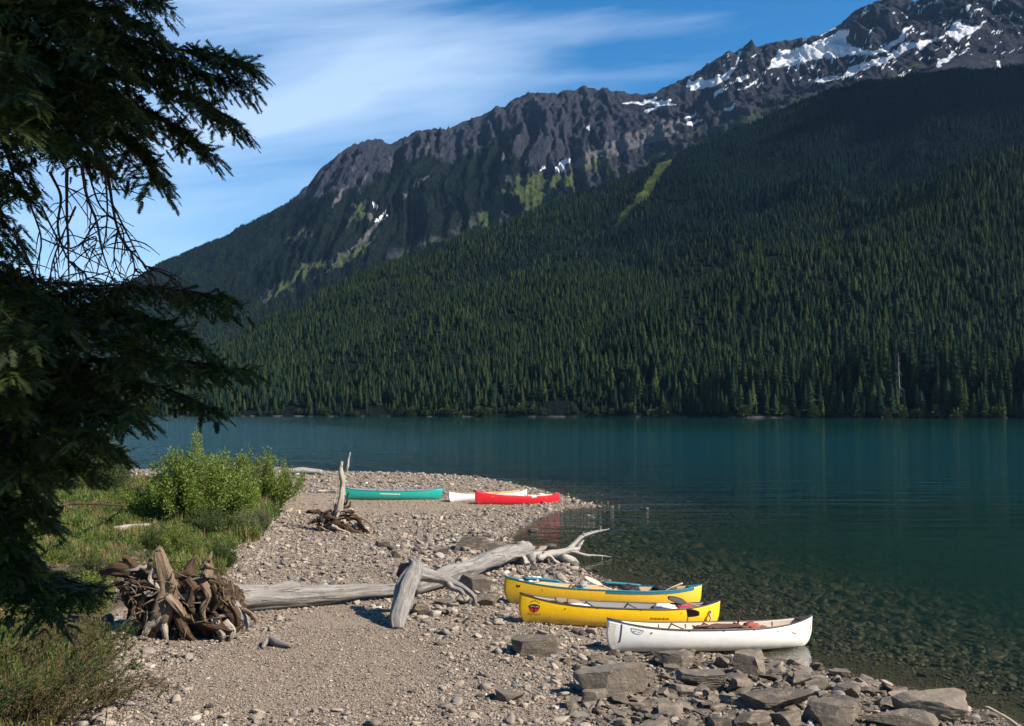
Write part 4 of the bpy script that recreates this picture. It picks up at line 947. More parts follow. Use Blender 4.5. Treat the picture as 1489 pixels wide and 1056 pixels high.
ROOTS = [([(231, 797), (234, 806), (240, 826), (246, 850), (244, 872), (236, 893), (227, 913), (219, 932), (214, 945)], [.065, .11, .14, .20, .25, .21, .15, .08, .03], -.36, 'root_mid'),
    ([(240, 880), (228, 900), (214, 918), (203, 934)], [.16, .12, .07, .02], -.5, 'root_pale'), ([(238, 895), (239, 915), (243, 930), (252, 942)], [.11, .08, .05, .015], -.52, 'root_pale'), ([(246, 868), (262, 885), (268, 905), (262, 925)], [.12, .09, .06, .02], -.55, 'root_mid'),
    ([(250, 852), (222, 848), (195, 836), (170, 828), (146, 832)], [.22, .22, .21, .17, .05], .05, 'root'), ([(236, 850), (210, 836), (188, 820), (178, 812)], [.17, .16, .13, .03], .0, 'root'), ([(200, 832), (212, 818), (222, 812)], [.10, .09, .03], .05, 'root_mid'), ([(244, 866), (222, 876), (200, 868), (180, 850), (166, 846)], [.2, .19, .16, .11, .04], -.2, 'root'),
    ([(268, 880), (272, 850), (276, 828), (282, 812)], [.20, .19, .15, .04], -.1, 'root'), ([(284, 870), (296, 846), (303, 826), (306, 814)], [.18, .16, .11, .02], -.1, 'root_mid'), ([(300, 872), (318, 852), (330, 846)], [.17, .14, .04], -.1, 'root'), ([(290, 872), (314, 868), (336, 880), (346, 900), (344, 920)], [.2, .19, .16, .11, .04], -.3, 'root'),
    ([(270, 895), (296, 903), (318, 914), (340, 916), (356, 908)], [.18, .15, .12, .08, .02], -.42, 'root'), ([(312, 898), (316, 914), (324, 928), (320, 940)], [.10, .09, .06, .02], -.5, 'root_pale'), ([(328, 905), (338, 918), (336, 932), (344, 940)], [.09, .07, .05, .015], -.45, 'root_pale'),
    ([(262, 895), (268, 915), (282, 930), (300, 938)], [.13, .10, .06, .02], -.5, 'root'), ([(212, 868), (204, 888), (208, 908), (202, 926)], [.12, .10, .06, .02], -.35, 'root'), ([(340, 878), (350, 892), (357, 908), (354, 920)], [.14, .12, .08, .02], -.2, 'drift'),
    ([(296, 848), (305, 868), (294, 888), (300, 905)], [.08, .09, .07, .02], -.52, 'root_mid'), ([(272, 842), (282, 858), (276, 880), (286, 898)], [.09, .10, .08, .03], -.5, 'root'), ([(310, 850), (318, 870), (308, 890)], [.08, .09, .03], -.5, 'root'), ([(188, 840), (180, 862), (190, 885), (184, 905)], [.13, .11, .07, .02], -.1, 'root'), ([(296, 826), (303, 812), (308, 802)], [.10, .06, .015], .05, 'root_mid')]
for k, (pp, rr, dy, mt) in enumerate(ROOTS):
    mb = MB(); tube(mb, local(lg, [ray(x, y, YR+dy+.05*math.sin(2.3*q_+k)) for q_, (x, y) in enumerate(pp)]), [q*(.82 if k else 1) for q in rr], 60, 30, .46, 100+k, kink=.35); mb.build('root', MAT[mt], lg)
RR = np.random.default_rng(5)
for k in range(34):
    x, y = RR.uniform(190, 345), RR.uniform(822, 915); an = RR.uniform(.1, 3.0) if k % 3 else RR.choice([RR.uniform(-.3, .3), RR.uniform(2.8, 3.4)]); L_ = RR.uniform(22, 60); dy = RR.uniform(-.45, -.2); mb = MB()
    pp = [(x, y), (x+L_*.35*math.cos(an)+RR.uniform(-8, 8), y+L_*.35*math.sin(an)), (x+L_*.7*math.cos(an)+RR.uniform(-10, 10), y+L_*.7*math.sin(an)), (x+L_*math.cos(an), y+L_*math.sin(an))]
    tube(mb, local(lg, [ray(a_, min(b_, 942), YR+dy-.05*q_) for q_, (a_, b_) in enumerate(pp)]), [.06, .05, .035, .006], 26, 10, .5, 300+k, kink=.6); mb.build('root', MAT[('root', 'root_mid', 'root', 'root_pale')[k % 4]], lg)
mb = MB()
for k in range(110):
    x, y = RR.uniform(185, 350), RR.uniform(830, 925); L_ = RR.uniform(12, 34); an = RR.uniform(0, 6.28); dy = RR.uniform(-.62, -.3)
    q0_ = ray(x, y, YR+dy+.1); q1_ = ray(x+L_*.5*math.cos(an)+RR.uniform(-4, 4), y+L_*.5*abs(math.sin(an)), YR+dy-.06); q2_ = ray(x+L_*math.cos(an), min(y+L_*abs(math.sin(an)), 940), YR+dy)
    tube(mb, local(lg, [q0_, q1_, q2_]), [.016, .012, .004], 9, 5, .3, k)
tag(mb.build('rootlets', MAT['root_mid'], lg), kind='stuff')
# forked stub leaning over the log
fk = thing('forked_stub', G(577, 914), 'forked grey driftwood stub leaning over the log end with a broken pale top', 'driftwood')
y0 = float(G(577, 914)[1])
mb = MB(); tube(mb, local(fk, [ray(577, 914, y0), ray(578, 895, y0+.2), ray(586, 868, y0+.7), ray(597, 845, y0+1.1), ray(603, 828, y0+1.35), ray(598, 814, y0+1.5)]), [.13, .19, .23, .26, .20, .06], 60, 34, .26, 7, jag=.22, kink=.35); mb.build('trunk', MAT['drift'], fk)
mb = MB(); tube(mb, local(fk, [ray(606, 832, y0+1.35), ray(625, 839, y0+1.6), ray(650, 845, y0+1.8), ray(672, 853, y0+1.8), ray(688, 868, y0+1.6), ray(694, 882, y0+1.5)]), [.17, .145, .115, .085, .055, .018], 50, 22, .34, 8, jag=.1, kink=.35); mb.build('limb', MAT['drift'], fk)
mb = MB(); tube(mb, local(fk, [ray(650, 847, y0+1.8), ray(668, 862, y0+1.6), ray(678, 873, y0+1.5)]), [.10, .06, .015], 20, 12, .34, 11, kink=.8); mb.build('limb', MAT['drift'], fk)
mb = MB(); tube(mb, local(fk, [ray(598, 826, y0+1.5), ray(588, 826, y0+1.9), ray(580, 838, y0+2.0)]), [.13, .12, .07], 14, 10, .3, 12); mb.build('limb', MAT['root'], fk)
# second log with a branching pale crown towards the water
l2 = thing('branched_log', G(640, 858), 'pale driftwood log sloping away to the water with bare branches at its far end', 'driftwood log')
ya, yb = float(G(625, 864)[1]), float(G(770, 820)[1])
mb = MB(); tube(mb, local(l2, [G(600, 868, .25), G(655, 852, .36), G(710, 836, .42), G(745, 824, .46), G(766, 818, .50), G(775, 817, .30)]), [.20, .23, .25, .26, .21, .08], 80, 36, .28, 14, jag=.25, kink=.4); mb.build('trunk', MAT['drift'], l2)
BR = [([(752, 815), (785, 806), (818, 800), (836, 792), (848, 781), (866, 775), (886, 769)], [.22, .17, .12, .085, .065, .045, .012], 0, 'drift_pale'), ([(790, 806), (825, 801), (842, 793), (849, 786)], [.10, .10, .08, .03], -.15, 'drift_pale'),
    ([(828, 801), (846, 806), (860, 808), (875, 809), (889, 810)], [.06, .042, .032, .026, .008], -.2, 'drift_pale'), ([(782, 810), (795, 810), (808, 817), (819, 821)], [.11, .09, .06, .02], -.3, 'drift_pale'), ([(850, 780), (848, 773)], [.04, .012], 0, 'drift_pale'), ([(861, 776), (860, 771)], [.03, .01], 0, 'drift_pale'), ([(873, 773), (874, 765)], [.03, .008], 0, 'drift_pale'), ([(875, 809), (876, 815)], [.02, .006], -.2, 'drift_pale'),
    ([(815, 802), (828, 812), (834, 822), (835, 830)], [.12, .19, .15, .07], -.1, 'drift_pale'), ([(758, 816), (772, 822), (786, 829)], [.18, .10, .03], -.5, 'drift_pale'), ([(770, 806), (776, 818), (770, 826)], [.16, .10, .04], -.6, 'drift'), ([(745, 798), (757, 796), (768, 800)], [.10, .12, .05], .3, 'drift_pale'), ([(694, 845), (702, 858), (690, 868)], [.1, .08, .03], -.5, 'drift')]
for k, (pp, rr, dy, mt) in enumerate(BR):
    mb = MB(); tube(mb, local(l2, [ray(x, y, yb+dy+.02*(x-770)) for x, y in pp]), rr, 36, 14, .30, 40+k, jag=.02, kink=.9); mb.build('branch', MAT[mt], l2)
# upright snag on the spit
sn = thing('upright_snag', G(487, 772), 'upright forked driftwood snag with tangled roots standing before the green canoe', 'driftwood snag'); ys = float(G(487, 772)[1])
SN = [([(482, 768), (492, 748), (497, 728), (499, 700), (499, 683), (497, 671)], [.26, .24, .17, .12, .09, .06], 0, 'root_pale'), ([(498, 706), (502, 690), (506, 674), (509, 658)], [.09, .07, .055, .04], .02, 'drift_pale'), ([(501, 692), (507, 688), (512, 685)], [.045, .035, .012], 0, 'root_pale'),
    ([(498, 736), (504, 730), (507, 716)], [.09, .07, .04], -.15, 'root'), ([(500, 738), (508, 736), (510, 730)], [.09, .08, .04], -.15, 'root'), ([(488, 742), (486, 730), (491, 712)], [.11, .08, .03], -.1, 'root_pale'), ([(447, 744), (460, 745), (474, 748)], [.13, .14, .12], .1, 'root'),
    ([(470, 758), (482, 750), (492, 742)], [.25, .26, .16], -.1, 'root'), ([(486, 748), (505, 750), (520, 757), (530, 770)], [.2, .2, .18, .09], -.1, 'root'), ([(478, 760), (500, 765), (524, 776), (544, 782)], [.16, .2, .2, .1], -.3, 'root'), ([(520, 760), (532, 772), (540, 784)], [.14, .12, .05], -.3, 'root'),
    ([(468, 752), (470, 762), (478, 772)], [.12, .12, .06], -.3, 'root_pale'), ([(482, 764), (490, 768), (505, 774), (515, 779)], [.1, .1, .08, .03], -.5, 'root_pale'), ([(495, 742), (488, 755), (482, 764)], [.1, .1, .07], -.35, 'root_pale'), ([(448, 762), (460, 756), (474, 758)], [.08, .12, .1], 0, 'root'), ([(500, 756), (505, 770), (502, 778)], [.1, .08, .03], -.4, 'root_pale')]
RS = np.random.default_rng(31)
for k in range(26):
    x, y = RS.uniform(462, 520), RS.uniform(742, 768); an = RS.uniform(-.2, 1.2) if k % 2 else RS.uniform(1.9, 3.5); L_ = RS.uniform(12, 34)
    SN.append(([(x, y), (x+.35*L_*math.cos(an)+RS.uniform(-3, 3), y+.3*L_*math.sin(an)-RS.uniform(0, 4)), (x+.7*L_*math.cos(an), y+.6*L_*math.sin(an)+RS.uniform(-3, 3)), (x+L_*math.cos(an), min(y+L_*math.sin(an), 783))], [.10, .085, .06, .01], RS.uniform(-.5, .1), ('root', 'root_mid', 'root', 'root_pale')[k % 4]))
for k, (pp, rr, dy, mt) in enumerate(SN):
    mb = MB(); tube(mb, local(sn, [ray(x, y, ys+dy) for x, y in pp]), [q*(.62 if k > 1 else .85) for q in rr], 44, 18, .38, 70+k, jag=.05, kink=.9); mb.build('root' if k not in (0, 1) else 'stem', MAT[mt], sn)
def stick(name, pts, rr, m_, label, seed=0, cat='driftwood'):
    C = [np.asarray(q, float) for q in pts]; mb = MB(); tube(mb, [q-C[0] for q in C], rr, 24, 10, .25, seed, jag=.05); o = mb.build(name, MAT[m_]); o.location = [float(v) for v in C[0]]; return tag(o, label, cat)
stick('driftwood_stick', [G(462, 717, .10), G(475, 717, .1), G(490, 718, .1)], [.06, .08, .07], 'drift_pale', 'short pale driftwood stick lying left of the green canoe bow', 1)
stick('driftwood_root', [G(382, 945, .03), G(390, 938, .10), G(402, 941, .09), G(424, 944, .05)], [.035, .06, .085, .03], 'drift', 'small gnarled grey root lying alone on the fine gravel', 2)
stick('driftwood_log', [G(165, 776, .15), G(190, 774, .18), G(218, 770, .15)], [.09, .10, .07], 'drift_pale', 'short pale driftwood log lying in the grass behind the root plate', 3)
stick('driftwood_branch', [np.array(W0(1488, 1062, .05)+(.05,)), np.array(W0(1462, 1043, .22)+(.22,)), np.array(W0(1440, 1030, .45)+(.45,)), np.array(W0(1432, 1027, .5)+(.5,))], [.035, .03, .02, .008], 'root_pale', 'thin dead branch sticking out of the water in the bottom right corner', 4)
stick('driftwood_branch', [G(196, 745, .25), ray(110, 732, 24), ray(88, 742, 23), ray(64, 760, 22)], [.03, .035, .04, .05], 'root', 'dark bare branch arching over the grass under the big tree', 5)
stick('driftwood_log', [G(418, 690, .2), G(440, 690, .25), G(468, 691, .2)], [.16, .24, .15], 'drift_pale', 'bleached driftwood log on the back shore right of the bushes', 6)

# ------------------------------------------------------------------ rocks
def rock_mesh(seed, sx, sy, sz, cuts=9, rough=.10, sub=4):
    R = np.random.default_rng(seed); b = bmesh.new(); bmesh.ops.create_icosphere(b, subdivisions=sub, radius=1.0)
    V = np.array([v.co[:] for v in b.verts]); F = np.array([[v.index for v in f.verts] for f in b.faces]); b.free()
    for k in range(cuts):
        nrm = R.normal(size=3); nrm[2] *= .8
        if k == 0: nrm = np.array([R.normal()*.12, R.normal()*.12, 1])
        nrm /= np.linalg.norm(nrm); c_ = R.uniform(.40, .72)
        if k == 0: c_ = R.uniform(.34, .5)
        dd = V@nrm-c_; V = V-np.maximum(dd, 0)[:, None]*nrm[None]
    V = V*(1+rough*fbm(V[:, 0]*1.7+seed, V[:, 1]*1.7, V[:, 2]*1.7, 2, seed, .5))[:, None]
    if sub > 3:
        st_ = V[:, 2]*7+V[:, 0]*1.3+.8*fbm(V[:, 0]*2, V[:, 1]*2, V[:, 2]*2, 3, seed+5); V = V*(1+.030*(np.abs((st_ % 1)-.5)*2-.5)*(fbm(V[:, 0]*2.5, V[:, 1]*2.5, V[:, 2]*2.5, 2, seed+9) > -.05)+.035*fbm(V[:, 0]*9, V[:, 1]*9, V[:, 2]*9, 4, seed+7, .6))[:, None]
    mn, mx = V.min(0), V.max(0); V = (V-(mn+mx)/2)/(mx-mn)*np.array([sx, sy, sz]); return V, F
def rock(px, py, w, h, label, seed, rz=0.0, depth=.75, cuts=9, name='rock', m_='rock', bury=.22, tilt=0.0, rough=.07):
    depth *= .82; w *= .94
    """px,py centre of the rock in the photo, w,h its size there"""
    q = at(px, py+h*.40) if py < 1050 else at(px, py+h*.3); s = q[1]/FPX
    W_, H_ = w*s, max(h*s/.95-w*s*depth*.24, .38*h*s)
    V, F = rock_mesh(seed, W_, W_*depth, H_*(1+bury), cuts+5, rough, 5)
    o = mk(name, V, F, MAT[m_]); o.data.polygons.foreach_set('use_smooth', np.zeros(len(F), bool))
    o.data.polygons.foreach_set('use_smooth', np.ones(len(F), bool)); o.data.set_sharp_from_angle(angle=math.radians(20))
    o.location = (float(q[0]), float(q[1]+W_*depth*.3), float(q[2]+H_*(.5-bury*.5))); o.rotation_euler = (tilt, 0, rz); return tag(o, label, 'rock')
ROCKS = [(778, 941, 78, 34, 'grey wedge shaped boulder left of the white canoe bow', 0.2, .55, .1), (889, 992, 116, 58, 'large flat topped block of brown grey rock in front of the white canoe bow', -.15, .6, .05), (866, 1016, 48, 26, 'rounded boulder at the foot of the large flat topped block', .3, .6, 0),
    (983, 961, 66, 30, 'flat dark rock touching the underside of the white canoe', .1, .7, 0), (1021, 992, 78, 34, 'angular slab behind the widest flat slab, left of centre in the rubble', -.1, .7, 0), (1078, 998, 46, 28, 'tilted rock wedged beside the angular slab', .5, .7, .2), (1128, 1019, 122, 46, 'widest flat slab in the rubble below the white canoe', .05, .75, .05),
    (1214, 1040, 92, 46, 'steep dark sided rock right of the widest flat slab', -.3, .7, .1), (1358, 1028, 112, 46, 'big sloping rock at the water edge near the bottom right corner', -.25, .7, .15), (1315, 1052, 130, 40, 'broad slab cut by the bottom edge of the photo on the right', .1, .7, .0), (1231, 1008, 54, 24, 'pale rock between the rubble and the water', .2, .7, 0),
    (1170, 990, 58, 28, 'smooth grey rock behind the widest flat slab', .7, .7, 0), (1091, 968, 56, 40, 'upright pointed rock against the white canoe hull', .2, .6, 0), (1222, 981, 34, 18, 'small brown rock at the waterline off the white canoe stern', 0, .7, 0), (1188, 971, 22, 14, 'small dark rock in the reflection of the white canoe', 0, .8, 0),
    (1262, 1005, 26, 14, 'small rounded rock at the waterline right of the pale one', 0, .8, 0), (1094, 1049, 62, 26, 'dark rock in front of the widest slab near the bottom edge', .4, .7, 0), (882, 968, 34, 18, 'small oval rock behind the large flat topped block', .1, .7, 0), (996, 1004, 52, 20, 'low flat rock left of the angular slab', -.2, .7, 0), (740, 1012, 44, 22, 'low smooth stone alone in the gravel near the bottom edge', .4, .8, 0),
    (685, 791, 58, 28, 'brown square block of rock behind the pale log', .2, .7, 0), (722, 800, 34, 26, 'pale pointed rock between the brown block and the pale log', .1, .7, 0), (692, 850, 52, 32, 'dark overhanging rock under the pale log', .1, .7, .1), (709, 873, 42, 22, 'dark grey rock left of the amber canoe bow', .3, .7, 0), (648, 876, 36, 12, 'flat pale stone under the limb of the forked stub', 0, .7, 0), (610, 887, 30, 20, 'pale boulder right of the base of the forked stub', .3, .8, 0),
    (640, 803, 30, 16, 'grey stone left of the brown square block', .4, .8, 0), (580, 806, 26, 14, 'grey stone above the top of the forked stub', .2, .8, 0), (556, 791, 24, 12, 'tan stone between the snag and the pale log', .1, .8, 0), (438, 709, 24, 9, 'pale stone on the back beach left of the snag', .2, .8, 0), (937, 741, 15, 8, 'small pale rock alone in the water off the spit', .1, .8, 0), (872, 737, 8, 5, 'tiny rock awash at the end of the spit', .1, .8, 0),
    (800, 795, 22, 10, 'flat stone at the waterline behind the pale branches', .1, .8, 0), (775, 772, 16, 8, 'pale stone awash in the little bay', .1, .8, 0), (1105, 942, 20, 10, 'small stone in the shade of the white canoe stern', .1, .8, 0), (1150, 1050, 56, 24, 'brown rock in front of the steep dark sided rock', .3, .7, 0), (930, 1030, 34, 18, 'small stone right of the rounded boulder', .3, .8, 0), (1045, 1030, 40, 18, 'low grey rock left of the widest slab', .6, .8, 0), (1290, 1022, 40, 20, 'dark wedge of rock between the two sloping slabs', .6, .8, 0), (1160, 963, 30, 14, 'dark stone half under water beside the white canoe', .2, .8, 0)]
for k, (px, py, w, h, lb, rz, dp, tl_) in enumerate(ROCKS): rock(px, py, w, h, lb, 300+k, rz, dp, 8+k % 5, tilt=tl_)

# loose stones of the beach and shallows
def stone_protos():
    out = []
    for k in range(9):
        R = np.random.default_rng(500+k)
        V, F = rock_mesh(600+k, 1, R.uniform(.6, .95), R.uniform(.38, .65), 6 if k < 3 else 11, .12, 2); out.append(mk('s', V, F, MAT['stone'], smooth=True, link=False))
    return out
def stones():
    R = np.random.default_rng(77); P = []; S = []
    def field(n, x0, x1, y0, y1, smin, smax, pw, keep):
        x = R.uniform(x0, x1, n); y = R.uniform(y0, y1, n)
        ok = np.abs(x) < .56*y+1.0; x, y = x[ok], y[ok]
        z = ground(x, y); sd_ = seg_dist(x, y, SHORE)*np.where(in_poly(x, y, SHORE), 1, -1); cb = cobbleness(x, y); vg = sd_poly(x, y, VEG)
        pr = keep*(.30+.70*cb)*np.where(vg > .6, .12, 1)*np.where(sd_ < -13, .0, np.where(sd_ < 0, .6, 1))
        k = R.random(len(x)) < pr; x, y, z, cb, sd_ = x[k], y[k], z[k], cb[k], sd_[k]
        s = smin*(1-R.random(len(x))*(1-(smin/smax)**pw))**(-1/pw)
        s = np.where(cb < .3, np.minimum(s, smin*2.2)*.85, s)
        kk_ = (sd_ > 0) | (z+.42*s < 0) | (R.random(len(x)) < .05); x, y, z, s = x[kk_], y[kk_], z[kk_], s[kk_]; P.append(np.stack([x, y, z+s*.10], -1)); S.append(s)
    field(130000, -9, 14, 12, 24, .024, .34, 2.5, .8)
    field(80000, -14, 20, 24, 38, .04, .30, 2.7, .85)
    field(70000, -24, 22, 38, 62, .06, .36, 2.7, .85)
    field(40000, -50, 26, 60, 90, .09, .42, 2.6, .85)
    x = R.uniform(-9, 3, 150000); y = R.uniform(13, 23, 150000); k = (sd_poly(x, y, SANDY2) > -.5) & (R.random(150000) < .5); x, y = x[k], y[k]; s_ = .016*(1-R.random(len(x))*(1-(.016/.07)**2.6))**(-1/2.6); P.append(np.stack([x, y, ground(x, y)+s_*.15], -1)); S.append(s_)
    x = R.uniform(-4, 34, 60000); y = R.uniform(14, 52, 60000); d_ = seg_dist(x, y, SHORE); k = ~in_poly(x, y, SHORE) & (d_ < 26) & (np.abs(x) < .56*y+1) & (R.random(60000) < .75); x, y = x[k], y[k]; s_ = .13*(1-R.random(len(x))*(1-(.13/.75)**1.7))**(-1/1.7); zg = ground(x, y); k = zg+s_*.44 < -.02; x, y, s_, zg = x[k], y[k], s_[k], zg[k]; P.append(np.stack([x, y, zg], -1)); S.append(s_)
    RUB = [tuple(at(px, py)[:2]) for px, py in ((850, 960), (1010, 945), (1160, 972), (1330, 1008), (1440, 1045), (1400, 1056), (830, 1056))]
    x = R.uniform(1, 10, 5200); y = R.uniform(15, 24, 5200); k = sd_poly(x, y, RUB) > -.2*R.random(5200); x, y = x[k], y[k]; s_ = .07*(1-R.random(len(x))*(1-(.07/.5)**1.7))**(-1/1.7); z = ground(x, y)
    n = len(x); pr_ = [mk('r', *rock_mesh(800+k_, 1, .8, .45, 11, .06, 3), MAT['rock'], smooth=False, link=False) for k_ in range(7)]
    scatter('rubble', pr_, np.stack([x, y, z+s_*.10], -1), np.stack([s_*R.uniform(.8, 1.3, n), s_, s_*R.uniform(.7, 1.2, n)], -1), np.stack([R.normal(0, .28, n), R.normal(0, .28, n), R.uniform(0, 6.28, n)], -1), R.integers(0, 7, n), 'jumble of angular brown grey stones along the waterline by the white canoe', 'stones')
    LOGS = [tuple(at(px, py)[:2]) for px, py in ((560, 800), (700, 770), (800, 800), (860, 835), (720, 875), (600, 905), (640, 850))]
    x = R.uniform(-6, 5, 6000); y = R.uniform(22, 45, 6000); k = sd_poly(x, y, LOGS) > 0; x, y = x[k], y[k]; s_ = .09*(1-R.random(len(x))*(1-(.09/.5)**2.1))**(-1/2.1); z = ground(x, y)
    P.append(np.stack([x, y, z+s_*.12], -1)); S.append(s_)
    P = np.concatenate(P); S = np.concatenate(S); n = len(S)
    sc_ = np.stack([S*R.uniform(.8, 1.3, n), S*R.uniform(.8, 1.2, n), S*R.uniform(.7, 1.2, n)], -1)
    rt = np.stack([R.normal(0, .25, n), R.normal(0, .25, n), R.uniform(0, 6.28, n)], -1)
    print('stones', n)
    scatter('beach_stones', stone_protos(), P, sc_, rt, R.integers(0, 9, n), 'loose grey and tan stones strewn over the beach and shallows', 'stones')
stones()

# ------------------------------------------------------------------ leafy plants of the bank
MAT['leaf'] = m_leaf('willow_leaf', [(0, (.045, .080, .014)), (.4, (.105, .16, .026)), (.75, (.19, .245, .045)), (1, (.32, .34, .10))], .35)
MAT['leaf_grey'] = m_leaf('grey_green_leaf', [(0, (.06, .08, .035)), (.5, (.12, .15, .07)), (1, (.22, .25, .14))], .3)
MAT['leaf_dark'] = m_leaf('deep_green_leaf', [(0, (.018, .038, .010)), (.6, (.045, .085, .018)), (1, (.10, .15, .035))], .3)
MAT['leaf_olive'] = m_leaf('olive_leaf', [(0, (.035, .036, .013)), (.45, (.075, .078, .022)), (.7, (.12, .115, .035)), (.85, (.14, .085, .04)), (1, (.19, .11, .06))], .3)
MAT['grass'] = m_leaf('grass_blade', [(0, (.06, .10, .018)), (.35, (.13, .17, .032)), (.58, (.22, .225, .06)), (.8, (.30, .225, .105)), (1, (.17, .10, .05))], .35, byobj=True)
MAT['herb'] = m_leaf('herb_leaf', [(0, (.035, .070, .014)), (.6, (.075, .125, .025)), (1, (.13, .17, .04))], .35, byobj=True)
MAT['twig'] = m_plain('twig_bark', (.10, .065, .042), .9, .1); MAT['dry'] = m_plain('dry_stalk', (.26, .19, .115), .9, .1)
def leaves(mb, pos, dirs, size, R, wid=.38, fold=.25):
    """one folded leaf of four corners at each pos, pointing along dirs"""
    n = len(pos); d = dirs/(np.linalg.norm(dirs, axis=1)[:, None]+1e-9); r = R.normal(size=(n, 3)); s = np.cross(d, r); s /= np.linalg.norm(s, axis=1)[:, None]+1e-9; u = np.cross(s, d)
    sz = (size*R.uniform(.6, 1.3, n))[:, None]
    A_ = pos; Bq = pos+d*sz*.5+s*sz*wid*.5+u*sz*fold*.3; C_ = pos+d*sz-u*sz*.12; D_ = pos+d*sz*.5-s*sz*wid*.5+u*sz*fold*.3
    V = np.stack([A_, Bq, C_, D_], 1).reshape(-1, 3); i = np.arange(n)*4
    mb.add(V, [np.stack([i, i+1, i+2], -1), np.stack([i, i+2, i+3], -1)], np.repeat(np.clip(R.normal(.5, .22, n), 0, 1), 4))
def bush(name, label, base, w, h, seed, leafmat, nst=60, lsz=.07, per=70, depth=.7, cat='bush', group=None, lean=(0, 0), stemmat='twig', spread=1.0, low=.12, wid=.38, upright=.5):
    R = np.random.default_rng(seed); root = thing(name, base, label, cat, group); st = MB(); lf = MB()
    for k in range(nst):
        an = R.uniform(0, 6.283); rr = math.sqrt(R.random()); tx, ty = math.cos(an)*rr*w/2, math.sin(an)*rr*w/2*depth
        hh = h*(1-.55*rr**2.2)*R.uniform(.58, 1.06)*(1+.22*float(vnoise(tx*1.1+seed, ty*1.1, .5)))
        b0 = np.array([tx*.35*spread, ty*.35*spread, -.05]); tip = np.array([tx+lean[0]*hh, ty+lean[1]*hh, hh])
        mid = b0*.35+tip*.65; mid[2] = hh*(.42+.1*R.random()); mid[:2] += R.normal(0, .05*w, 2)*.5
        C = spline([b0, mid, tip], 12)
        tube(st, [b0, mid, tip], [.012+.004*h, .008+.002*h, .003], 8, 4, a=.5)
        m = int(per*R.uniform(.7, 1.3)); t = low+(1-low)*R.random(m)**.75; P = np.stack([np.interp(t*11, np.arange(12), C[:, i]) for i in range(3)], -1)
        # side twigs: leaves sit off the stem
        off = R.normal(size=(m, 3))*np.array([1, 1, .75]); off /= np.linalg.norm(off, axis=1)[:, None]; rad = (.05+.10*h*R.random(m)**1.3)*(1.15-.75*t)
        Q = P+off*rad[:, None]; Q[:, 2] = np.maximum(Q[:, 2], .02)
        dirs = off*.8+np.array([0, 0, upright])+R.normal(0, .35, (m, 3)); leaves(lf, Q, dirs, lsz, R, wid)
    st.build('stems', MAT[stemmat], root, smooth=False); lf.build('foliage', MAT[leafmat], root, smooth=False); return root
def sprig(name, label, base, seed, n, L, leafmat, lean, lsz=.045, spread=.5, cat='shrub', group=None, forks=5, arch=.25):
    """loose shrub of long leafy wands"""
    R = np.random.default_rng(seed); root = thing(name, base, label, cat, group); st = MB(); lf = MB()
    for k in range(n):
        b0 = np.array([R.normal(0, spread*.5), R.normal(0, spread*.5), -.05]); d = np.array(lean)+np.array([R.normal(0, .38), R.normal(0, .38), 0]); l = L*R.uniform(.5, 1.1)
        tip = b0+d*l; mid = b0+d*l*.5+np.array([0, 0, l*arch*.6]); ws = [([b0, mid, tip], 1.0)]
        C = spline([b0, mid, tip], 12)
        for q in range(forks):
            i = R.integers(3, 11); dd = (C[i]-C[i-1])/np.linalg.norm(C[i]-C[i-1])*.8+R.normal(0, .45, 3); ws.append(([C[i], C[i]+dd*l*.16, C[i]+dd*l*.30+np.array([0, 0, .03])], .5))
        for pts, th_ in ws:
            tube(st, pts, [.009*th_, .006*th_, .002], 7, 4, a=.4); Cc = spline(pts, 10); m = int((26 if th_ == 1 else 13)*1.3); t = .12+.88*R.random(m)
            P = np.stack([np.interp(t*9, np.arange(10), Cc[:, i]) for i in range(3)], -1); T = (Cc[-1]-Cc[0])/np.linalg.norm(Cc[-1]-Cc[0])
            leaves(lf, P, T[None]*.9+R.normal(0, .55, (m, 3)), lsz, R, .30)
    st.build('stems', MAT['twig'], root, smooth=False); lf.build('foliage', MAT[leafmat], root, smooth=False); return root
def bushpx(name, label, cx, yb, wpx, ytop, seed, leafmat, nst, lsz, per, depth=.7, **kw):
    q = at(cx, yb); k = q[1]/FPX; w, h = wpx*k, (yb-ytop)*k
    q[1] += w*depth*.25; q[2] = float(ground(q[0], q[1])); return bush(name, label, q, w, h, seed, leafmat, nst, lsz, per, depth, **kw)
bushpx('willow_bush', 'tallest green willow bush on the grassy bank in front of the lake', 270, 768, 192, 646, 1, 'leaf', 150, .115, 190, wid=.42)
bushpx('willow_bush', 'lower spreading willow bush right of the tallest one, above the beach', 376, 738, 138, 658, 2, 'leaf', 105, .115, 150, wid=.42)
bushpx('willow_bush', 'willow sprouts filling the gap between the two big willow bushes', 328, 756, 100, 652, 3, 'leaf', 80, .115, 150, wid=.42)
bushpx('willow_bush', 'shaded willow bush by the lake under the big conifer boughs', 118, 724, 150, 630, 4, 'leaf_dark', 120, .10, 170, .6)
bushpx('grey_shrub', 'low grey green shrub at the foot of the spreading willow', 350, 784, 66, 742, 5, 'leaf_grey', 60, .055, 90)
bushpx('grey_shrub', 'smaller grey green shrub at the edge of the gravel', 380, 772, 34, 738, 6, 'leaf_grey', 36, .05, 70)
bushpx('green_shrub', 'rounded deep green shrub behind the grey log', 322, 826, 44, 780, 7, 'leaf_dark', 60, .05, 100)
bushpx('green_shrub', 'yellow green shrub behind the root plate', 255, 818, 74, 758, 8, 'leaf', 70, .055, 100)
bushpx('green_shrub', 'deep green shrub among the grass between the willow and the root plate', 222, 800, 56, 764, 9, 'leaf_dark', 50, .05, 80)
bushpx('green_shrub', 'low green shrub at the left end of the root plate', 128, 846, 70, 800, 10, 'leaf_dark', 50, .05, 80)
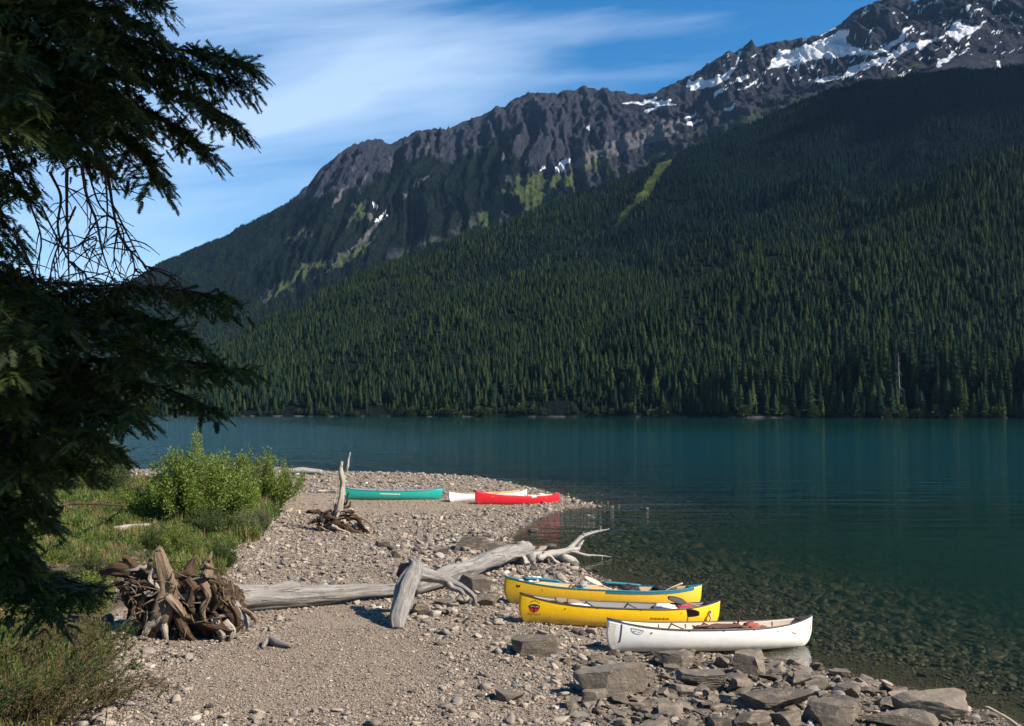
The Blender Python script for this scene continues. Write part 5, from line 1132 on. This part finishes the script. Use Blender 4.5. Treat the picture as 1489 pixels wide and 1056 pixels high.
bushpx('green_shrub', 'leafy shrub at the foot of the tallest willow', 300, 782, 76, 728, 14, 'leaf_dark', 70, .06, 100)
bushpx('green_shrub', 'low willow shoots on the left side of the tallest willow', 212, 754, 60, 700, 15, 'leaf', 50, .07, 90)
bushpx('brown_shrub', 'dry brown shrub left of the tallest willow', 200, 724, 40, 684, 11, 'leaf_olive', 40, .06, 40, stemmat='dry')
bushpx('green_shrub', 'fresh green shrub low at the left edge under the dark boughs', 104, 893, 110, 826, 17, 'leaf', 70, .06, 90)
bushpx('green_shrub', 'sunny low shrub in the grass between the boughs and the willow', 160, 742, 70, 706, 16, 'leaf', 50, .07, 80)
sprig('leaning_shrub', 'olive green shrub of leaning leafy wands in the bottom left corner', at(50, 1052), 21, 46, 1.25, 'leaf_olive', (.62, .10, .62), .05, 1.0)
sprig('leaning_shrub', 'lower olive shrub reaching over the fine gravel beside the corner shrub', at(128, 1030), 22, 22, .9, 'leaf_olive', (.55, .15, .50), .045, .6)
sprig('leaning_shrub', 'dense dark green shrub in the very corner at the bottom left', at(8, 1050), 26, 40, 1.1, 'leaf_dark', (.45, .05, .75), .06, 1.1)
sprig('leaning_shrub', 'yellowish shoots behind the leaning corner shrub', at(95, 985), 27, 30, .8, 'leaf_olive', (.4, .1, .65), .055, .8)
sprig('leaning_shrub', 'brownish shrub in the shade left of the root plate', at(60, 955), 23, 34, .9, 'leaf_olive', (.25, .05, .75), .045, 1.0)
sprig('leaning_shrub', 'green shoots beside the left roots of the torn root plate', at(165, 940), 24, 18, .55, 'leaf_dark', (.15, .0, .85), .045, .35)
sprig('leaning_shrub', 'leafy shoots in the dry grass at the left edge under the boughs', at(10, 985), 25, 30, .9, 'leaf_olive', (.3, .1, .7), .05, .8)

def grass_protos():
    out = []
    for k in range(4):
        R = np.random.default_rng(700+k); mb = MB(); n = 34
        for i in range(n):
            an = R.uniform(0, 6.28); l = R.uniform(.5, 1.1); o_ = R.normal(0, .12, 2); lean = R.uniform(.1, .75); w = .016
            d = np.array([math.cos(an), math.sin(an)]); s = np.array([-d[1], d[0], 0])*w; ts = np.array([0, .45, .8, 1]); C = np.stack([o_[0]+d[0]*lean*ts**1.8*l*.7, o_[1]+d[1]*lean*ts**1.8*l*.7, l*(ts-.28*lean*ts**2)], -1)
            V = np.concatenate([C-s*np.array([1, .8, .5, .05])[:, None], C+s*np.array([1, .8, .5, .05])[:, None]]); mb.add(V, np.array([[0, 1, 5, 4], [1, 2, 6, 5], [2, 3, 7, 6]]), R.random())
        out.append(mb.build('g', MAT['grass'], smooth=False, link=False))
    for k in range(3):
        R = np.random.default_rng(720+k); mb = MB(); n = 60; P = np.stack([R.normal(0, .28, n), R.normal(0, .28, n), R.random(n)*.7], -1); leaves(mb, P, np.concatenate([P[:, :2]*1.2+R.normal(0, .4, (n, 2)), R.uniform(.1, .9, (n, 1))], 1), .22, R, .45); out.append(mb.build('g', MAT['herb'], smooth=False, link=False))
    return out
def grass():
    R = np.random.default_rng(88); n = 90000; x = R.uniform(-42, -1, n); y = R.uniform(8, 66, n); d = sd_poly(x, y, VEG)
    dn = fbm(x*.45, y*.45, 0, 3, 91); k = (d+.7*dn > .15) & (np.abs(x) < .60*y+1.5) & (R.random(n) < np.clip(.58+.9*dn, .14, .95)*np.where(y < 24, .75, 1))
    x, y, dn = x[k], y[k], dn[k]; z = ground(x, y); n = len(x)
    idx = np.where(R.random(n) < .68, R.integers(0, 4, n), R.integers(4, 7, n)); s = R.uniform(.20, .58, n)*np.clip(.8+.6*dn, .5, 1.4)*np.where(y > 30, 1.25, 1)
    print('grass', n)
    scatter('bank_grass', grass_protos(), np.stack([x, y, z], -1), np.stack([s, s, s*R.uniform(.7, 1.2, n)], -1), np.stack([R.normal(0, .1, n), R.normal(0, .1, n), R.uniform(0, 6.28, n)], -1), idx, 'green and dry tan grass and low herbs on the bank', 'grass')
grass()

# ------------------------------------------------------------------ the big conifer on the left
MAT['needle'] = m_leaf('hemlock_needles', [(0, (.010, .018, .006)), (.5, (.028, .044, .009)), (.85, (.060, .080, .015)), (1, (.11, .13, .028))], .22, .6)
def shoot_template(R, n=16):
    V = []; F = []
    for i in range(n):
        t = (i+.5)/n; an = R.uniform(-.5, .5)+(0 if i % 2 else math.pi); el = R.uniform(-.5, .9)
        o_ = np.array([t, 0, 0]); L = .30*(1-.35*t)*R.uniform(.8, 1.2); d = np.array([.62, math.cos(an)*.85, math.sin(an)*.5+.25*el]); d /= np.linalg.norm(d); s = np.array([-d[1], d[0], 0]); s /= np.linalg.norm(s)+1e-9
        b = len(V); V += [o_-s*.06, o_+s*.06, o_+d*L]; F.append([b, b+1, b+2])
    b = len(V); V += [[0, -.02, 0], [0, .02, 0], [1.12, 0, 0]]; F.append([b, b+1, b+2])
    return np.array(V, float), np.array(F)
def hemlock():
    R = np.random.default_rng(2024); tk = np.array([-4.75, 8.3]); zb = float(ground(*tk))
    root = thing('conifer', (tk[0], tk[1], zb), 'big dark foreground conifer with drooping boughs filling the left edge', 'conifer')
    O = np.array(root.location[:]); wood = MB()
    mb = MB(); tube(mb, [(0, 0, -.3), (.03, 0, 3), (-.02, .02, 7), (0, 0, 11)], [.27, .22, .15, .04], 40, 14, .12, 3); mb.build('trunk', MAT['bark'], root)
    S = [[], [], [], []]                                   # shoot pos, dir, up, length
    temps = [shoot_template(np.random.default_rng(i)) for i in range(6)]
    def bough(pts, lat, droop=.35, start=.06, dens=1.0, wr=.022):
        C = spline(pts, 40); L = np.linalg.norm(np.diff(C, axis=0), axis=1).sum(); T, N, B = frames(C)
        tube(wood, [q-O for q in C[::4]], [wr, wr*.6, .005], 20, 6)
        n = int(L/.062*dens)
        for i in range(n):
            s = start+(1-start)*(i+R.random())/n; k = min(38, int(s*39)); o_ = C[k]; t_ = T[k]; side = np.cross(t_, [0, 0, 1]); side /= np.linalg.norm(side)+1e-9
            for sg in (-1, 1):
                if R.random() < .12: continue
                ll = lat*(1-s)**.55*R.uniform(.45, 1.15)+.10; d0 = t_*R.uniform(.45, .85)+side*sg*R.uniform(.45, .95)+np.array([0, 0, R.normal(-.06, .16)]); d0 /= np.linalg.norm(d0)
                m = max(4, int(ll/.034)); u = np.linspace(0, 1, m); Q = o_+d0[None]*(u*ll)[:, None]+np.array([0, 0, -1])[None]*(droop*ll*u**1.7)[:, None]
                tq = np.gradient(Q, axis=0); tq /= np.linalg.norm(tq, axis=1)[:, None]; sq = np.cross(tq, [0, 0, 1]); sq /= np.linalg.norm(sq, axis=1)[:, None]+1e-9
                for w in (-1, 1):
                    kk = R.random(m) < .88; kk[-1] = True
                    dl = tq*.75+sq*w*R.uniform(.35, .9, m)[:, None]+np.stack([0*u, 0*u, R.normal(-.05, .42, m)], -1); dl[-1] = tq[-1]
                    sl_ = (.055+.055*R.random(m))*(1.15-.35*u); S[0].append(Q[kk]); S[1].append(dl[kk]); S[3].append(sl_[kk])
    tz = lambda py, Y: CAM_H-(py-HY)/FPX*Y
    def B_(path, lat, droop=.35, dens=1.0, Ys=None, t0=None):
        """path: photo points from near the trunk to the tip"""
        Y1 = Ys if Ys else 7.6
        Yt = np.linspace(8.1, Y1, len(path)+1)
        pts = [np.array([tk[0], tk[1], t0 if t0 else tz(path[0][1]-10, 8.3)])]+[ray(x, y, Yt[i+1]) for i, (x, y) in enumerate(path)]
        bough(pts, lat, droop, dens=dens)
    TOP = [([(20, -70), (130, -40), (190, -15), (238, 2)], .35, 7.8), ([(0, -30), (90, 0), (160, 15), (218, 38)], .42, 7.0), ([(40, 20), (150, 45), (250, 70), (310, 80), (368, 94)], .42, 7.6), ([(40, 40), (140, 60), (240, 85), (305, 108), (362, 120)], .34, 7.9),
        ([(40, 70), (140, 95), (230, 120), (295, 148), (350, 182)], .42, 7.2), ([(30, 95), (120, 125), (200, 155), (260, 185), (304, 222)], .42, 7.5), ([(20, 110), (100, 145), (160, 180), (200, 220), (232, 272)], .36, 7.0), ([(0, 130), (60, 175), (110, 215), (165, 245)], .40, 7.6),
        ([(-30, 150), (0, 200), (18, 250), (30, 290)], .32, 7.0), ([(0, 20), (90, 80), (150, 130), (190, 175)], .5, 6.4), ([(-20, 50), (40, 110), (90, 160), (120, 210)], .5, 6.2), ([(0, -60), (60, -10), (120, 40), (170, 90)], .5, 6.3), ([(-10, -90), (60, -60), (140, -50), (200, -40)], .4, 6.8),
        ([(-30, 100), (20, 140), (45, 175), (60, 205)], .42, 5.9), ([(20, 0), (100, 30), (180, 60), (250, 110)], .45, 8.4), ([(10, 60), (90, 100), (150, 150), (215, 190)], .45, 8.8), ([(-50, 240), (-20, 300), (-5, 340), (4, 390)], .30, 7.2)]
    LOW = [([(20, 440), (110, 425), (205, 418), (285, 425), (348, 438)], .36, 7.4), ([(10, 455), (100, 450), (170, 455), (235, 468), (292, 500)], .38, 7.0), ([(10, 520), (110, 525), (200, 520), (285, 527), (362, 538)], .34, 7.3), ([(10, 540), (100, 550), (180, 552), (255, 570), (318, 598)], .36, 7.8), ([(0, 560), (70, 580), (130, 598), (195, 612)], .36, 7.0),
        ([(0, 590), (60, 610), (115, 632), (175, 658)], .36, 7.4), ([(-20, 600), (40, 635), (80, 660), (128, 685)], .36, 6.8), ([(-30, 640), (10, 680), (40, 715), (62, 760)], .34, 7.0), ([(-50, 660), (-20, 710), (5, 755), (25, 800)], .36, 6.6), ([(-20, 430), (50, 440), (120, 470), (200, 510), (270, 530)], .42, 6.4), ([(-20, 480), (40, 500), (95, 535), (150, 575), (205, 600)], .42, 6.2),
        ([(-30, 530), (30, 560), (80, 600), (130, 640)], .45, 6.0), ([(-30, 400), (20, 405), (80, 412), (140, 416), (210, 412)], .40, 7.9), ([(-40, 380), (0, 400), (40, 430), (90, 470)], .42, 6.2), ([(-40, 570), (0, 620), (25, 660), (40, 690)], .45, 5.9), ([(-60, 700), (-30, 740), (5, 790), (45, 835)], .36, 6.6), ([(-60, 760), (0, 800), (60, 830), (120, 862)], .34, 6.9), ([(-60, 800), (-10, 830), (40, 860), (80, 900)], .34, 6.4), ([(-40, 500), (60, 500), (150, 490), (240, 500)], .4, 8.3), ([(-60, 820), (20, 835), (90, 842), (152, 862)], .26, 7.2)]
    for path, lat, Y in TOP: B_(path, lat, R.uniform(.28, .5), 1.0, Y)
    for path, lat, Y in LOW: B_(path, lat, R.uniform(.28, .5), 1.0, Y)
    for path, Y in (([(-90, 40), (-50, 75), (-5, 100), (38, 140)], 5.3), ([(-90, 80), (-50, 110), (-15, 145), (18, 185)], 5.2), ([(-90, 390), (-50, 420), (0, 450), (40, 500)], 5.3), ([(-90, 430), (-50, 465), (-10, 500), (30, 552)], 5.2), ([(-100, 480), (-60, 520), (-20, 550), (8, 590)], 5.4), ([(-90, 10), (-50, 35), (0, 60), (30, 85)], 5.5)): B_(path, .30, .4, 1.0, Y)
    # boughs on the far sides of the trunk, out of the frame
    for k in range(26):
        z = zb+1.2+k*.36; an = R.uniform(1.7, 5.2); L = 2.6*(1-(z-zb)/13)+.4; d = np.array([math.cos(an), math.sin(an), 0]); o_ = np.array([tk[0], tk[1], z]); bough([o_, o_+d*L*.5+[0, 0, .05], o_+d*L+[0, 0, -.35*L]], .42, .4, dens=.55)
    wood.build('limbs', MAT['limb'], root)
    P = np.concatenate(S[0]); D = np.concatenate(S[1]); Ln = np.concatenate(S[3]); D /= np.linalg.norm(D, axis=1)[:, None]; n = len(P); print('shoots', n)
    up = np.array([0, 0, 1.0])[None]+R.normal(0, .35, (n, 3)); Sd = np.cross(up, D); Sd /= np.linalg.norm(Sd, axis=1)[:, None]+1e-9; Up = np.cross(D, Sd)
    fo = MB(); tid = R.integers(0, 6, n); rn = np.clip(R.normal(.45, .2, n), 0, 1)
    for k, (tv, tf) in enumerate(temps):
        q = np.nonzero(tid == k)[0]; m = len(q); nv = len(tv)
        V = P[q][:, None]+Ln[q][:, None, None]*1.25*(tv[None, :, 0:1]*D[q][:, None]+tv[None, :, 1:2]*Sd[q][:, None]+tv[None, :, 2:3]*Up[q][:, None])
        fo.add(V.reshape(-1, 3)-O, (tf[None]+(np.arange(m)*nv)[:, None, None]).reshape(-1, 3), np.repeat(rn[q], nv))
    fo.build('foliage', MAT['needle'], root, smooth=False)
    # bare dead twigs hanging under the upper boughs
    dt = MB(); Rd = np.random.default_rng(6)
    TW = [[(147, 212), (158, 265), (170, 330), (187, 362), (210, 385), (223, 420)], [(118, 240), (126, 285), (140, 322), (150, 370), (166, 412)], [(97, 245), (97, 300), (99, 360), (101, 440)], [(72, 250), (88, 285), (84, 330), (96, 372), (118, 400)], [(28, 350), (48, 395), (58, 432), (66, 450)], [(150, 230), (156, 300), (152, 350), (140, 400)], [(165, 300), (190, 350), (212, 392)], [(128, 250), (146, 300), (176, 330), (182, 372)],
        [(45, 300), (60, 350), (52, 400), (70, 430)], [(216, 390), (240, 398), (258, 408), (266, 418)], [(100, 380), (125, 400), (118, 412)], [(60, 300), (95, 360), (140, 345), (120, 400)], [(20, 330), (28, 380), (22, 430)], [(110, 300), (80, 370), (70, 420)], [(172, 330), (166, 372), (176, 405)], [(140, 322), (122, 352), (124, 368)], [(190, 365), (196, 392), (190, 410)]]
    for k, pp in enumerate(TW):
        Y = Rd.uniform(6.9, 7.7); pts = [ray(x, y, Y+Rd.normal(0, .03)) for x, y in pp]; r0 = .013 if k < 5 else .008; tube(dt, [q-O for q in pts], [r0, r0*.7, .0035], 26, 5, .3, k); C = spline(pts, 30)
        for j in range(9):
            i = Rd.integers(3, 29); d = Rd.normal(0, 1, 3)*np.array([1, .6, .5])+np.array([0, 0, -.7]); l = Rd.uniform(.06, .24); tube(dt, [C[i]-O, C[i]+d*l*.5+[0, 0, .01]-O, C[i]+d*l+[0, 0, -.03]-O], [.005, .004, .002], 7, 4, .2, k)
    tag(dt.build('dead_twigs', MAT['limb'], root), kind='stuff')
hemlock()

# unseen conifer added right of the viewpoint so its shade keeps near boughs dark
nt = thing('conifer', (11.1, 2.5, float(ground(11.1, 2.5))), 'unseen tall conifer added to the right of the viewpoint to shade the near boughs', 'conifer')
tk, cr = conifer(901, 62, 18, 9, .135, .25, top=.05, bare=.42); tk.build('trunk', MAT['bark'], nt); cr.build('crown', MAT['conifer'], nt, smooth=False); nt.scale = (29, 29, 29)

# ------------------------------------------------------------------ air
def haze():
    b = MB(); box(b, (0, 4000, 994.75), 16000, 12000, 2010.5); m = bpy.data.materials.new('air'); m.use_nodes = True; t = NT(m.node_tree)
    for n in list(t.n):
        if n.type == 'BSDF_PRINCIPLED': t.n.remove(n)
    v = t.add('ShaderNodeVolumePrincipled', ins={'Color': (.34, .62, 1.0, 1), 'Density': HAZE_DENSITY, 'Anisotropy': .1}); out = [n for n in t.n if n.type == 'OUTPUT_MATERIAL'][0]
    t.l.new(v.outputs[0], out.inputs['Volume']); o = b.build('haze', m, smooth=False); tag(o, 'thin bluish air between the viewpoint and the far mountains', 'haze', kind='stuff')
HAZE_DENSITY = 0.000015
haze()

# unseen cloud added on the sunward side to shade the upper right slope
def cloud(name, label, aim, dist, size, seed, rz=0.0):
    c = np.array(aim)+SUN_DIR*dist; R = np.random.default_rng(seed); b = bmesh.new(); bmesh.ops.create_icosphere(b, subdivisions=6, radius=1.0)
    V = np.array([v.co[:] for v in b.verts]); F = np.array([[v.index for v in f.verts] for f in b.faces]); b.free()
    n = fbm(V[:, 0]*3.4+seed, V[:, 1]*1.8, V[:, 2]*1.8, 6, seed, .65); V = V*(1+.95*n)[:, None]*np.array(size)/2; V = V@np.array([[math.cos(rz), math.sin(rz), 0], [-math.sin(rz), math.cos(rz), 0], [0, 0, 1]]); V[:, 2] = np.maximum(V[:, 2], -size[2]*.18)
    m = MAT.get('cloud') or m_plain('shade_cloud_white', (.85, .85, .87), 1.0, 0, var=0); MAT['cloud'] = m
    o = mk(name, V, F, m); c[2] = max(c[2], 2000+size[2]*.5); o.location = [float(q) for q in c]; return tag(o, label, 'cloud')
cloud('cloud', 'unseen cloud added off to the right to shade the top of the right forest', (1060, 2130, 640), 2950, (800, 520, 220), 9, .3)

# growth along the far waterline, and one bleached dead tree in the forest edge
def far_shore():
    R = np.random.default_rng(55); protos_ = []
    for k in range(4):
        mb = MB(); n = 420; d = R.normal(size=(n, 3)); d /= np.linalg.norm(d, axis=1)[:, None]; d[:, 2] = np.abs(d[:, 2]); r = R.uniform(.55, 1.05, n)[:, None]*(1+.35*fbm(d[:, 0]*2+k, d[:, 1]*2, d[:, 2]*2, 2, k))[:, None]
        P = d*r*np.array([.5, .5, .92]); leaves(mb, P, d+R.normal(0, .5, (n, 3)), .20, R, .7); protos_.append(mb)
    sh = None; pts = []
    for k in range(64):
        px = R.uniform(330, 1489); D = float(np.interp(px, pc, D0))+R.uniform(1.5, 7); z = float(terrain_z(np.array([px]), np.array([D]))[0]); pts.append(((px-CX)/FPX*D, D, z-.3))
    first = [None]*4
    for k, q in enumerate(pts):
        i = k % 4; h = R.uniform(2.5, 7.0)*(1+.3*(q[0] > 100))
        if first[i] is None: o = protos_[i].build('shore_alder', MAT['leaf_far'], smooth=False); first[i] = o; tag(o, 'low bright green alder growing along the far waterline', 'alder', 'alders along the far waterline')
        else: o = first[i].copy(); COL.objects.link(o)
        o.location = q; o.scale = (h*R.uniform(.8, 1.4), h, h); o.rotation_euler = (0, 0, R.uniform(0, 6.28))
    D = float(np.interp(1307, pc, D0))+14; q = np.array([(1307-CX)/FPX*D, D, float(terrain_z(np.array([1307.]), np.array([D]))[0])]); dn = thing('dead_tree', q, 'bleached grey dead tree standing among the dark conifers on the far right shore', 'dead tree')
    mb = MB(); tube(mb, [(0, 0, -1), (.3, 0, 18), (-.5, 0, 42)], [.55, .4, .08], 20, 8, .1, 2); mb.build('trunk', MAT['drift'], dn); mb = MB()
    for k in range(40):
        z = R.uniform(9, 40); an = R.uniform(0, 6.28); l = (44-z)*.13*R.uniform(.5, 1.2)+.5; tube(mb, [(0, 0, z), (math.cos(an)*l*.6, math.sin(an)*l*.6, z-.2*l), (math.cos(an)*l, math.sin(an)*l, z-.55*l)], [.14, .09, .03], 6, 5, .2, k)
    mb.build('branches', MAT['drift'], dn)
MAT['leaf_far'] = m_leaf('alder_leaf', [(0, (.014, .026, .009)), (.5, (.030, .048, .013)), (1, (.065, .085, .024))], .2)
far_shore()
